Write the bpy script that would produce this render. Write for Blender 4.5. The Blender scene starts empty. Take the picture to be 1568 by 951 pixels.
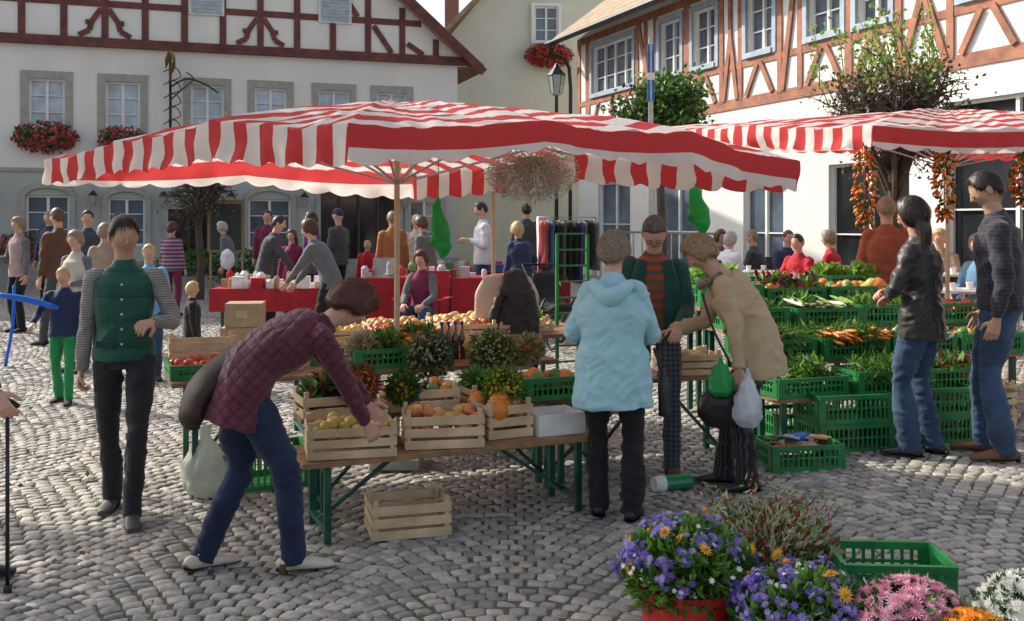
import bpy, math, random
import numpy as np
from mathutils import Vector, Matrix, noise, Euler
random.seed(7); rng=np.random.default_rng(7)
D=bpy.data; scene=bpy.context.scene
V=Vector; R_=math.radians
def gz(x,y): return .018*min(max(0,y-8),22)+.04*min(max(0,x-1),5)

# ------------------------------------------------------------ materials
def mat(name,col,rough=.6,var=.15,scale=8,bump=0,bscale=40,metal=0,trans=0,col2=None,spec=.5,pat=None,pc=None,ps=10,sheen=0,sss=0):
    m=D.materials.new(name); m.use_nodes=True; nt=m.node_tree; N=nt.nodes; L=nt.links
    bs=N['Principled BSDF']; out=N['Material Output']
    bs.inputs['Roughness'].default_value=rough; bs.inputs['Metallic'].default_value=metal
    bs.inputs['Specular IOR Level'].default_value=spec
    if sheen: bs.inputs['Sheen Weight'].default_value=sheen
    if sss:
        bs.inputs['Subsurface Weight'].default_value=sss; bs.inputs['Subsurface Radius'].default_value=(.02,.008,.004); bs.inputs['Subsurface Scale'].default_value=.6
    tc=N.new('ShaderNodeTexCoord'); nz=N.new('ShaderNodeTexNoise'); nz.inputs['Scale'].default_value=scale; nz.inputs['Detail'].default_value=5
    L.new(tc.outputs['Object'],nz.inputs['Vector'])
    mr=N.new('ShaderNodeMapRange'); mr.inputs[1].default_value=.3; mr.inputs[2].default_value=.7
    L.new(nz.outputs[0],mr.inputs[0])
    mx=N.new('ShaderNodeMix'); mx.data_type='RGBA'
    c2=col2 if col2 else tuple(min(1,c*(1+var)) for c in col)
    c1=col if col2 else tuple(c*(1-var) for c in col)
    mx.inputs[6].default_value=(*c1,1); mx.inputs[7].default_value=(*c2,1); L.new(mr.outputs[0],mx.inputs[0])
    last=mx.outputs[2]; hsrc=None
    def math_(op,a,b=None):
        n=N.new('ShaderNodeMath'); n.operation=op
        for i,v in enumerate((a,b)):
            if v is None: continue
            if isinstance(v,(int,float)): n.inputs[i].default_value=v
            else: L.new(v,n.inputs[i])
        return n.outputs[0]
    if pat:
        sp=N.new('ShaderNodeSeparateXYZ'); L.new(tc.outputs['Object'],sp.inputs[0]); X,Y,Z=sp.outputs
        if pat=='uv':
            uv=N.new('ShaderNodeUVMap'); s2=N.new('ShaderNodeSeparateXYZ'); L.new(uv.outputs[0],s2.inputs[0])
            f=math_('GREATER_THAN',math_('FRACT',math_('MULTIPLY',s2.outputs[0],ps)),.5)
        elif pat=='h': f=math_('GREATER_THAN',math_('FRACT',math_('MULTIPLY',Z,ps)),.5)
        elif pat=='v': f=math_('GREATER_THAN',math_('FRACT',math_('MULTIPLY',math_('ADD',X,math_('MULTIPLY',Y,.8)),ps)),.6)
        elif pat=='check':
            a=math_('GREATER_THAN',math_('FRACT',math_('MULTIPLY',X,ps)),.6); b=math_('GREATER_THAN',math_('FRACT',math_('MULTIPLY',Z,ps)),.6)
            f=math_('MULTIPLY',math_('ADD',a,b),.5)
        elif pat=='quilt':
            a=math_('ABSOLUTE',math_('SINE',math_('MULTIPLY',math_('ADD',math_('ADD',Y,Z),math_('MULTIPLY',X,.4)),ps)))
            b=math_('ABSOLUTE',math_('SINE',math_('MULTIPLY',math_('SUBTRACT',math_('ADD',Y,math_('MULTIPLY',X,.4)),Z),ps)))
            hsrc=math_('POWER',math_('MULTIPLY',a,b),.25); f=math_('MULTIPLY',math_('SUBTRACT',1,hsrc),.7)
        elif pat=='hquilt':
            hsrc=math_('POWER',math_('ABSOLUTE',math_('SINE',math_('MULTIPLY',Z,ps))),.3); f=math_('MULTIPLY',math_('SUBTRACT',1,hsrc),.6)
        elif pat=='tile':
            hsrc=math_('FRACT',math_('MULTIPLY',Y,ps)); f=math_('MULTIPLY',math_('LESS_THAN',hsrc,.15),.6)
        m2=N.new('ShaderNodeMix'); m2.data_type='RGBA'; L.new(f,m2.inputs[0]); L.new(last,m2.inputs[6]); m2.inputs[7].default_value=(*(pc or (0,0,0)),1); last=m2.outputs[2]
    L.new(last,bs.inputs['Base Color'])
    if bump or hsrc is not None:
        n2=N.new('ShaderNodeTexNoise'); n2.inputs['Scale'].default_value=bscale; n2.inputs['Detail'].default_value=6; L.new(tc.outputs['Object'],n2.inputs['Vector'])
        bp=N.new('ShaderNodeBump'); bp.inputs['Strength'].default_value=max(bump,.15); bp.inputs['Distance'].default_value=.01
        L.new(n2.outputs[0],bp.inputs['Height']); nl=bp
        if hsrc is not None:
            b2=N.new('ShaderNodeBump'); b2.inputs['Strength'].default_value=.7; b2.inputs['Distance'].default_value=.012
            L.new(hsrc,b2.inputs['Height']); L.new(bp.outputs[0],b2.inputs['Normal']); nl=b2
        L.new(nl.outputs[0],bs.inputs['Normal'])
    if trans:
        tr=N.new('ShaderNodeBsdfTranslucent'); L.new(last,tr.inputs[0]); ms=N.new('ShaderNodeMixShader'); ms.inputs[0].default_value=trans
        L.new(bs.outputs[0],ms.inputs[1]); L.new(tr.outputs[0],ms.inputs[2]); L.new(ms.outputs[0],out.inputs[0])
    return m
_mc={}
def M(name,*a,**k):
    if name not in _mc: _mc[name]=mat(name,*a,**k)
    return _mc[name]

# ------------------------------------------------------------ mesh helpers
def link(o,parent=None,loc=None,rot=None):
    scene.collection.objects.link(o)
    if parent: o.parent=parent
    if loc is not None: o.location=loc
    if rot is not None: o.rotation_euler=rot
    return o
def empty(name,loc=(0,0,0),rz=0,scale=1):
    o=D.objects.new(name,None); o.empty_display_size=.1; o.location=loc; o.rotation_euler=(0,0,R_(rz)); o.scale=(scale,)*3
    scene.collection.objects.link(o); return o
def mesh(name,vs,fs,mats,mi=None,parent=None,smooth=True,loc=None,rot=None):
    me=D.meshes.new(name); me.from_pydata([tuple(v) for v in vs],[],fs)
    for m in mats: me.materials.append(m)
    if mi is not None: me.polygons.foreach_set('material_index',mi)
    me.polygons.foreach_set('use_smooth',[smooth]*len(me.polygons)); me.update()
    return link(D.objects.new(name,me),parent,loc,rot)
class B:
    def __init__(s): s.v=[];s.f=[];s.mi=[];s.m=[]
    def _m(s,m):
        if m not in s.m: s.m.append(m)
        return s.m.index(m)
    def add(s,vs,fs,m):
        o=len(s.v); s.v+= [tuple(v) for v in vs]; k=s._m(m)
        for f in fs: s.f.append([i+o for i in f]); s.mi.append(k)
    def box(s,a,b,c,d,e,f,m,T=None):
        vs=[V((x,y,z)) for z in (e,f) for y in (c,d) for x in (a,b)]
        if T is not None: vs=[T@v for v in vs]
        s.add(vs,[(0,2,3,1),(4,5,7,6),(0,1,5,4),(1,3,7,5),(3,2,6,7),(2,0,4,6)],m)
    def bar(s,p,q,w,h,m,up=V((0,0,1))):
        p=V(p);q=V(q);d=q-p;L=d.length;z=d.normalized(); x=up.cross(z)
        if x.length<1e-3: x=V((1,0,0))
        x.normalize(); y=z.cross(x); T=Matrix((x,y,z)).transposed().to_4x4(); T.translation=p
        s.box(-w/2,w/2,-h/2,h/2,0,L,m,T)
    def tube(s,pts,r,m,n=8,sub=1):
        v,f=tube(pts,r if isinstance(r,list) else [r]*len(pts),n=n,sub=sub); s.add(v,f,m)
    def quad(s,a,b,c,d,m): s.add([a,b,c,d],[(0,1,2,3)],m)
    def build(s,name,parent=None,smooth=False,loc=None,rot=None,bevel=0):
        o=mesh(name,s.v,s.f,s.m,s.mi,parent,smooth,loc,rot)
        if bevel:
            b=o.modifiers.new('b','BEVEL'); b.width=bevel; b.segments=1; b.limit_method='ANGLE'
        return o
def cr(p0,p1,p2,p3,t):
    return .5*((2*p1)+(p2-p0)*t+(2*p0-5*p1+4*p2-p3)*t*t+(3*p1-p0-3*p2+p3)*t**3)
def tube(pts,rads,n=12,sub=1,lat=None,e=2.0,cap=True):
    pts=[V(p) for p in pts]; rads=[(r,r) if isinstance(r,(int,float)) else r for r in rads]
    if sub>1:
        P=[];Q=[]; m=len(pts)
        for i in range(m-1):
            a,b,c,d=pts[max(i-1,0)],pts[i],pts[i+1],pts[min(i+2,m-1)]
            for k in range(sub):
                t=k/sub; P.append(cr(a,b,c,d,t)); tt=t*t*(3-2*t)
                Q.append(tuple(rads[i][j]*(1-tt)+rads[i+1][j]*tt for j in (0,1)))
        P.append(pts[-1]);Q.append(rads[-1]); pts,rads=P,Q
    vs=[];fs=[];X=None;m=len(pts)
    for i,p in enumerate(pts):
        T=(pts[min(i+1,m-1)]-pts[max(i-1,0)]).normalized()
        l=V(lat) if lat is not None else (X if X is not None else (V((1,0,0)) if abs(T.x)<.8 else V((0,1,0))))
        X=l-T*l.dot(T); X.normalize(); Y=T.cross(X)
        for k in range(n):
            a=2*math.pi*k/n; c=math.cos(a); s=math.sin(a)
            cc=math.copysign(abs(c)**(2/e),c); ss=math.copysign(abs(s)**(2/e),s)
            vs.append(p+X*cc*rads[i][0]+Y*ss*rads[i][1])
    for i in range(m-1):
        for k in range(n):
            a=i*n+k;b=i*n+(k+1)%n; fs.append((a,b,b+n,a+n))
    if cap: fs.append(tuple(range(n-1,-1,-1))); fs.append(tuple(range((m-1)*n,m*n)))
    return vs,fs
def ball(c,r,n=12,m=8):
    vs=[];fs=[]; r=(r,r,r) if isinstance(r,(int,float)) else r
    vs.append(V((c[0],c[1],c[2]+r[2])))
    for i in range(1,m):
        t=math.pi*i/m
        for k in range(n):
            a=2*math.pi*k/n; vs.append(V((c[0]+r[0]*math.sin(t)*math.cos(a),c[1]+r[1]*math.sin(t)*math.sin(a),c[2]+r[2]*math.cos(t))))
    vs.append(V((c[0],c[1],c[2]-r[2])))
    for k in range(n): fs.append((0,1+k,1+(k+1)%n))
    for i in range(m-2):
        for k in range(n):
            a=1+i*n+k;b=1+i*n+(k+1)%n; fs.append((a,a+n,b+n,b))
    l=len(vs)-1; o=1+(m-2)*n
    for k in range(n): fs.append((l,o+(k+1)%n,o+k))
    return vs,fs
def inst(name,tv,tf,Ms,T,mats,mi,parent=None,smooth=False,loc=None,rot=None):
    tv=np.array(tv,float); m=len(T); n=len(tv)
    vs=(np.einsum('mij,nj->mni',Ms,tv)+np.array(T)[:,None,:]).reshape(-1,3)
    sizes=np.array([len(f) for f in tf]); flat=np.concatenate([np.array(f) for f in tf])
    lv=(flat[None,:]+(np.arange(m)*n)[:,None]).ravel(); tot=np.tile(sizes,m); st=np.concatenate([[0],np.cumsum(tot)[:-1]])
    me=D.meshes.new(name); me.vertices.add(len(vs)); me.vertices.foreach_set('co',vs.ravel())
    me.loops.add(len(lv)); me.loops.foreach_set('vertex_index',lv.astype(np.int32))
    me.polygons.add(len(tot)); me.polygons.foreach_set('loop_start',st.astype(np.int32)); me.polygons.foreach_set('loop_total',tot.astype(np.int32))
    for q in mats: me.materials.append(q)
    me.polygons.foreach_set('material_index',np.repeat(np.array(mi),len(tf)).astype(np.int32))
    me.polygons.foreach_set('use_smooth',np.full(len(tot),smooth)); me.update(calc_edges=True); me.validate()
    return link(D.objects.new(name,me),parent,loc,rot)
def norm(a): return a/np.maximum(np.linalg.norm(a,axis=1,keepdims=True),1e-6)
def frames(Y,Zh,sc):
    Y=norm(Y); X=norm(np.cross(Y,Zh)); Z=np.cross(X,Y); return np.stack([X,Y,Z],2)*np.array(sc)[:,None,None] if np.ndim(sc)==1 else np.stack([X,Y,Z],2)*np.array(sc)[:,None,:]
LEAF=([(0,0,0),(-.28,.45,.06),(0,1,-.08),(.28,.45,.06)],[(0,3,2),(0,2,1)])
def leaves(name,P,size,mats,parent=None,out=None,up=.4,w=1.0,loc=None):
    n=len(P); d=rng.normal(size=(n,3)); 
    if out is not None: d=d*.6+out*1.0
    d[:,2]+=up; s=rng.uniform(size[0],size[1],n); sc=np.stack([s*w,s,s],1)
    return inst(name,LEAF[0],LEAF[1],frames(d,rng.normal(size=(n,3)),sc),P,mats,rng.integers(0,len(mats),n),parent,False,loc)
def inball(n,c,r,shell=0):
    d=norm(rng.normal(size=(n,3))); u=rng.uniform(shell,1,n)**(1/2.2); return np.array(c)+d*u[:,None]*np.array(r), d
def balls(name,P,r,mats,parent=None,sq=(1,1,1),mi=None,loc=None,rot=None,rand=True):
    v,f=ball((0,0,0),1,10,7); n=len(P); A=norm(rng.normal(size=(n,3))) if rand else np.tile([[0,1.,0]],(n,1))
    rr=rng.uniform(r[0],r[1],n); Ms=frames(A,rng.normal(size=(n,3)),rr[:,None]*np.array(sq)[None,:])
    return inst(name,v,f,Ms,P,mats,rng.integers(0,len(mats),n) if mi is None else mi,parent,True,loc,rot)
def blossoms(name,P,Nn,r,mats,parent=None,petals=9,layers=2,center=None):
    vs=[(0,0,0)];fs=[]
    for l in range(layers):
        s=1-.4*l; h=.12+.28*l
        for k in range(petals):
            a=2*math.pi*(k+.5*l)/petals; b=.42*2*math.pi/petals
            o=len(vs); vs+=[(math.cos(a-b)*s*.55,math.sin(a-b)*s*.55,h*.6),(math.cos(a)*s,math.sin(a)*s,h),(math.cos(a+b)*s*.55,math.sin(a+b)*s*.55,h*.6)]
            fs.append((0,o,o+1,o+2))
    n=len(P); Z=norm(Nn+rng.normal(size=(n,3))*.35); X=norm(np.cross(rng.normal(size=(n,3)),Z)); Y=np.cross(Z,X)
    s=rng.uniform(r[0],r[1],n); Ms=np.stack([X,Y,Z],2)*s[:,None,None]
    o=inst(name,vs,fs,Ms,P,mats,rng.integers(0,len(mats),n),parent,False)
    if center: balls(name+'_centers',P+Z*s[:,None]*.25,(r[0]*.3,r[1]*.3),[center],parent)
    return o

# common materials
SKIN=M('skin',(.60,.35,.255),rough=.6,var=.12,scale=14,sss=.15,spec=.3,bump=.12,bscale=200); LIP=M('lips',(.46,.19,.16),rough=.45)
EYEW=M('eye_white',(.7,.68,.65),rough=.2,var=.02); IRIS=M('iris',(.05,.035,.025),rough=.1)
WOOD=M('crate_wood',(.60,.45,.28),rough=.75,var=.28,scale=6,bump=.3,bscale=60,spec=.3); WOODD=M('bench_wood',(.28,.165,.085),rough=.7,var=.4,scale=7,bump=.3,spec=.3)
CARD=M('cardboard',(.42,.29,.17),rough=.8,bump=.1); WHITEC=M('white_carton',(.78,.78,.76),rough=.6)
GPL=M('green_plastic',(.02,.20,.055),rough=.4,var=.25); GMET=M('green_metal',(.012,.085,.058),rough=.4,var=.4,metal=.2)
STEEL=M('steel',(.45,.45,.45),rough=.35,metal=.8); DARKM=M('dark_metal',(.03,.03,.03),rough=.4,metal=.5)
GL1=M('leaf_mid',(.06,.16,.025),rough=.5,var=.3,trans=.35); GL2=M('leaf_light',(.16,.32,.05),rough=.5,var=.3,trans=.4); GL3=M('leaf_dark',(.03,.08,.02),rough=.5,var=.3,trans=.25)
BLACK=M('black_cloth',(.016,.016,.018),rough=.8,bump=.2,sheen=.15,spec=.25)

# ------------------------------------------------------------ sky, sun, camera
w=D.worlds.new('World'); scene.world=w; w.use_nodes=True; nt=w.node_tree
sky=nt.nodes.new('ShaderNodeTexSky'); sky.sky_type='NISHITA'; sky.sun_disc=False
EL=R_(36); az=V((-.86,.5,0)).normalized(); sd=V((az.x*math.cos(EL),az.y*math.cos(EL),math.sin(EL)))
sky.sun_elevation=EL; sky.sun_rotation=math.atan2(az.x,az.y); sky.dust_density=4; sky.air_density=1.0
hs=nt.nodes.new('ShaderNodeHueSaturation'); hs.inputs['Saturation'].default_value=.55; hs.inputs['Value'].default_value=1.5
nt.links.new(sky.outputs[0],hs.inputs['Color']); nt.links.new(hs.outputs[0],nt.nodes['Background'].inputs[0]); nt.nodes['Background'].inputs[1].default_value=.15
sl=D.lights.new('sun','SUN'); sl.energy=5.0; sl.angle=R_(.6); sl.color=(1,.93,.82); so=D.objects.new('sun',sl); link(so); so.rotation_euler=sd.to_track_quat('Z','Y').to_euler()
c=D.cameras.new('camera'); co=D.objects.new('camera',c); link(co); scene.camera=co
co.location=(0,0,1.65); co.rotation_euler=(math.pi/2,0,0); c.lens=35; c.sensor_width=36; c.shift_y=-.0864; c.clip_end=1000; c.clip_start=.05
scene.view_settings.view_transform='Standard'; scene.view_settings.look='None'; scene.view_settings.exposure=0

# ------------------------------------------------------------ ground
def ground():
    xs=[-300,-120,-60,-30]+list(np.arange(-20,21,.5))+[30,60,120,300]; ys=[-60,-20]+list(np.arange(0,40,.5))+[60,120,400]
    vs=[(x,y,gz(x,y)-.004 if y>15.6 else gz(x,y)-.02) for y in ys for x in xs]; n=len(xs)
    fs=[(j*n+i,j*n+i+1,(j+1)*n+i+1,(j+1)*n+i) for j in range(len(ys)-1) for i in range(n-1)]
    m=D.materials.new('cobbled_ground'); m.use_nodes=True; nt=m.node_tree; N=nt.nodes; L=nt.links; bs=N['Principled BSDF']
    tc=N.new('ShaderNodeTexCoord'); nz=N.new('ShaderNodeTexNoise'); nz.inputs['Scale'].default_value=.7; nz.inputs['Detail'].default_value=3
    ad=N.new('ShaderNodeVectorMath'); ad.operation='ADD'; L.new(tc.outputs['Object'],ad.inputs[0]); L.new(nz.outputs[1],ad.inputs[1]); L.new(tc.outputs['Object'],nz.inputs['Vector'])
    br=N.new('ShaderNodeTexBrick'); L.new(ad.outputs[0],br.inputs['Vector']); br.inputs['Scale'].default_value=1; br.inputs['Brick Width'].default_value=.11; br.inputs['Row Height'].default_value=.1
    br.inputs['Mortar Size'].default_value=.012; br.inputs['Mortar Smooth'].default_value=.5; br.inputs['Color1'].default_value=(.34,.32,.29,1); br.inputs['Color2'].default_value=(.45,.42,.38,1); br.inputs['Mortar'].default_value=(.13,.12,.1,1)
    L.new(br.outputs[0],bs.inputs['Base Color']); bs.inputs['Roughness'].default_value=.7
    bp=N.new('ShaderNodeBump'); bp.invert=True; bp.inputs['Distance'].default_value=.02; L.new(br.outputs[1],bp.inputs['Height']); L.new(bp.outputs[0],bs.inputs['Normal'])
    mesh('ground',vs,fs,[m])
    xs=np.arange(-13,13.1,.5); ys=np.arange(1,16.1,.5); n=len(xs)
    vs=[(x,y,gz(x,y)-.009) for y in ys for x in xs]; fs=[(j*n+i,j*n+i+1,(j+1)*n+i+1,(j+1)*n+i) for j in range(len(ys)-1) for i in range(n-1)]
    mesh('paving_joints',vs,fs,[M('joint_soil',(.115,.10,.075),rough=.95,col2=(.08,.10,.04),scale=1.2,bump=.6,bscale=90)])
    W=1.22;R=.9;P=[];A=[];S=[]
    nA=15; rw=.083
    for i in range(-11,12):
        for j in range(-4,200):
            for k in range(nA):
                th=(-.5+(k+.5+.5*((j%2)-.5))/nA)*1.53; 
                if abs(th)>.79: continue
                u=R*math.sin(th); x=i*W+u; y=.5+j*rw+R*math.cos(th)-R+ .0
                if y<2.6 or y>15.7 or abs(x)>.56*y+1.4: continue
                P.append((x+random.uniform(-.004,.004),y+random.uniform(-.004,.004))); A.append(-th+random.gauss(0,.09)); S.append((.0445*random.uniform(.72,1.02),.041*max(.6,math.cos(th))*random.uniform(.76,1.04)))
    def rg(s,z,ch):
        a=1-ch; return [(-s*a,-s,z),(s*a,-s,z),(s,-s*a,z),(s,s*a,z),(s*a,s,z),(-s*a,s,z),(-s,s*a,z),(-s,-s*a,z)]
    tv=rg(1,-.02,.2)+rg(.98,-.004,.24)+rg(.86,.0,.3)+[(0,0,.0015)]
    tf=[]
    for l in (0,8):
        for k in range(8): tf.append((l+k,l+(k+1)%8,l+8+(k+1)%8,l+8+k))
    for k in range(8): tf.append((16+k,16+(k+1)%8,24))
    n=len(P); P=np.array(P);A=np.array(A);S=np.array(S)
    Ms=np.zeros((n,3,3)); Ms[:,0,0]=np.cos(A)*S[:,0];Ms[:,1,0]=np.sin(A)*S[:,0];Ms[:,0,1]=-np.sin(A)*S[:,1];Ms[:,1,1]=np.cos(A)*S[:,1];Ms[:,2,2]=1
    Ms[:,2,0]=rng.normal(size=n)*.0028;Ms[:,2,1]=rng.normal(size=n)*.0028
    z=np.array([gz(a,b)+.006*noise.noise(V((a*1.5,b*1.5,0))) for a,b in P])+rng.uniform(-.0025,.0025,n)
    kk=dict(rough=.66,var=.22,scale=25,bump=.5,bscale=80,spec=.35)
    ms=[M('sett_a',(.37,.345,.31),**kk),M('sett_b',(.30,.285,.26),**kk),M('sett_c',(.45,.415,.37),**kk),M('sett_d',(.24,.235,.225),**kk)]
    inst('cobblestones',tv,tf,Ms,np.column_stack([P,z]),ms,rng.choice(4,n,p=[.36,.26,.18,.20]),None,True)
    G=[]
    for _ in range(5200):
        x=random.uniform(-7,4);y=random.uniform(4.3,11)
        if noise.noise(V((x*.9,y*.9,3)))>.12 and x<-.3 or random.random()<.05: G.append((x,y,gz(x,y)-.006))
    G=np.array(G); G=np.repeat(G,3,0)+rng.normal(size=(len(G)*3,3))*[.012,.012,0]
    leaves('joint_grass',G,(.012,.03),[GL1,GL2],None,None,1.5,.5)
    # fallen leaves and bits of greens
    n=260; Q=np.column_stack([rng.uniform(-4,4,n),rng.uniform(3.6,9,n),np.zeros(n)]); Q[:,2]=[gz(a,b)+.004 for a,b,_ in Q]
    leaves('fallen_leaves',Q,(.02,.045),[M('leaf_dry',(.28,.17,.05),var=.3),M('leaf_olive',(.14,.14,.05),var=.3)],None,None,-.15,1.3)
ground()

# ------------------------------------------------------------ buildings
WALLW=M('white_render',(.76,.745,.70),rough=.9,col2=(.86,.85,.81),scale=.9,bump=.3,bscale=35,spec=.2); WALLG=M('grey_render',(.44,.45,.42),rough=.9,var=.14,scale=.8,bump=.15,bscale=50)
STONE=M('grey_stone',(.38,.37,.33),rough=.8,var=.15,bump=.2); TIMB=M('dark_red_timber',(.15,.05,.04),rough=.75,var=.35,scale=4,bump=.4,bscale=30); TIMO=M('orange_timber',(.36,.15,.09),rough=.75,var=.35,scale=4,bump=.4,bscale=30)
FRW=M('white_frame',(.8,.8,.78),rough=.5,var=.04); GLASS=M('window_glass',(.10,.13,.17),rough=.06,var=.5,scale=1.5,spec=1.0); SKYCURT=M('sky_reflection_and_curtain',(.5,.58,.68),rough=.25,var=.25,scale=4,spec=.8)  # inn panes: reflected sky and curtains both put into the base colour
DARKG=M('dark_glass',(.02,.022,.025),rough=.08,spec=.8,var=.4,scale=2); TILE=M('roof_tiles',(.20,.09,.06),rough=.8,var=.3,scale=6,bump=.4,bscale=12,pat='tile',ps=3.5,pc=(.06,.03,.02)); TILEB=M('brown_roof_tiles',(.36,.27,.18),rough=.8,var=.3,scale=5,bump=.5,bscale=15,pat='tile',ps=3.5,pc=(.14,.1,.07))
BLUEF=M('blue_grey_shutter',(.38,.46,.54),rough=.6)
PETR=M('geranium_red',(.55,.02,.03),rough=.5,var=.3,trans=.2)
PETP=M('geranium_pink',(.6,.06,.14),rough=.5,var=.3,trans=.2)
def wall(b,s0,s1,z0,z1,ops,m,rm=None,y=0,dep=.16):
    S=sorted({s0,s1,*[o[0] for o in ops],*[o[1] for o in ops]}); Z=sorted({z0,z1,*[o[2] for o in ops],*[o[3] for o in ops]})
    for i in range(len(S)-1):
        for j in range(len(Z)-1):
            cx=(S[i]+S[i+1])/2;cz=(Z[j]+Z[j+1])/2
            if any(o[0]<cx<o[1] and o[2]<cz<o[3] for o in ops): continue
            b.quad((S[i],y,Z[j]),(S[i+1],y,Z[j]),(S[i+1],y,Z[j+1]),(S[i],y,Z[j+1]),m)
    for a,c,d,e in ops:
        r=rm or m; b.quad((a,y,d),(a,y+dep,d),(a,y+dep,e),(a,y,e),r); b.quad((c,y,d),(c,y,e),(c,y+dep,e),(c,y+dep,d),r)
        b.quad((a,y,e),(a,y+dep,e),(c,y+dep,e),(c,y,e),r); b.quad((a,y,d),(c,y,d),(c,y+dep,d),(a,y+dep,d),r)
def window(b,a,c,d,e,y=0,nc=2,nr=3,gl=None,fr=None,sur=None,sw=.13,arch=False):
    gl=gl or GLASS; fr=fr or FRW; g=.1
    b.quad((a,y+g+.04,d),(c,y+g+.04,d),(c,y+g+.04,e),(a,y+g+.04,e),gl)
    t=.05
    b.box(a,a+t,y+g-.02,y+g+.03,d,e,fr);b.box(c-t,c,y+g-.02,y+g+.03,d,e,fr);b.box(a+t,c-t,y+g-.02,y+g+.03,d,d+t,fr);b.box(a+t,c-t,y+g-.02,y+g+.03,e-t,e,fr)
    for i in range(1,nc):
        x=a+(c-a)*i/nc; b.box(x-.03,x+.03,y+g-.025,y+g+.035,d+t,e-t,fr)
    for j in range(1,nr):
        z=d+(e-d)*j/nr; b.box(a+t,c-t,y+g-.01,y+g+.025,z-.012,z+.012,fr)
    if sur:
        b.box(a-sw,a,y-.03,y+.02,d-sw,e+sw,sur);b.box(c,c+sw,y-.03,y+.02,d-sw,e+sw,sur);b.box(a,c,y-.033,y+.02,e,e+sw,sur);b.box(a-.05,c+.05,y-.06,y+.02,d-sw*.7,d,sur)
def flowerbox(parent,cx,z,L,y=-.18,mats=None,n=900,name='flower_box'):
    b=B(); b.box(cx-L/2,cx+L/2,y-.1,y+.1,z,z+.18,M('box_brown',(.12,.06,.04))); b.build(name,parent)
    P,d=inball(n,(cx,y,z+.2),(L/2+.12,.25,.32)); leaves(name+'_foliage',P,(.05,.1),[GL1,GL3,GL2],parent,d,0,1.3)
    P,d=inball(n,(cx,y-.03,z+.18),(L/2+.16,.29,.38),.7); blossoms(name+'_flowers',P[:int(n*.45)],d[:int(n*.45)],(.035,.055),mats or [PETR,PETP],parent,6,1)
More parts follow.
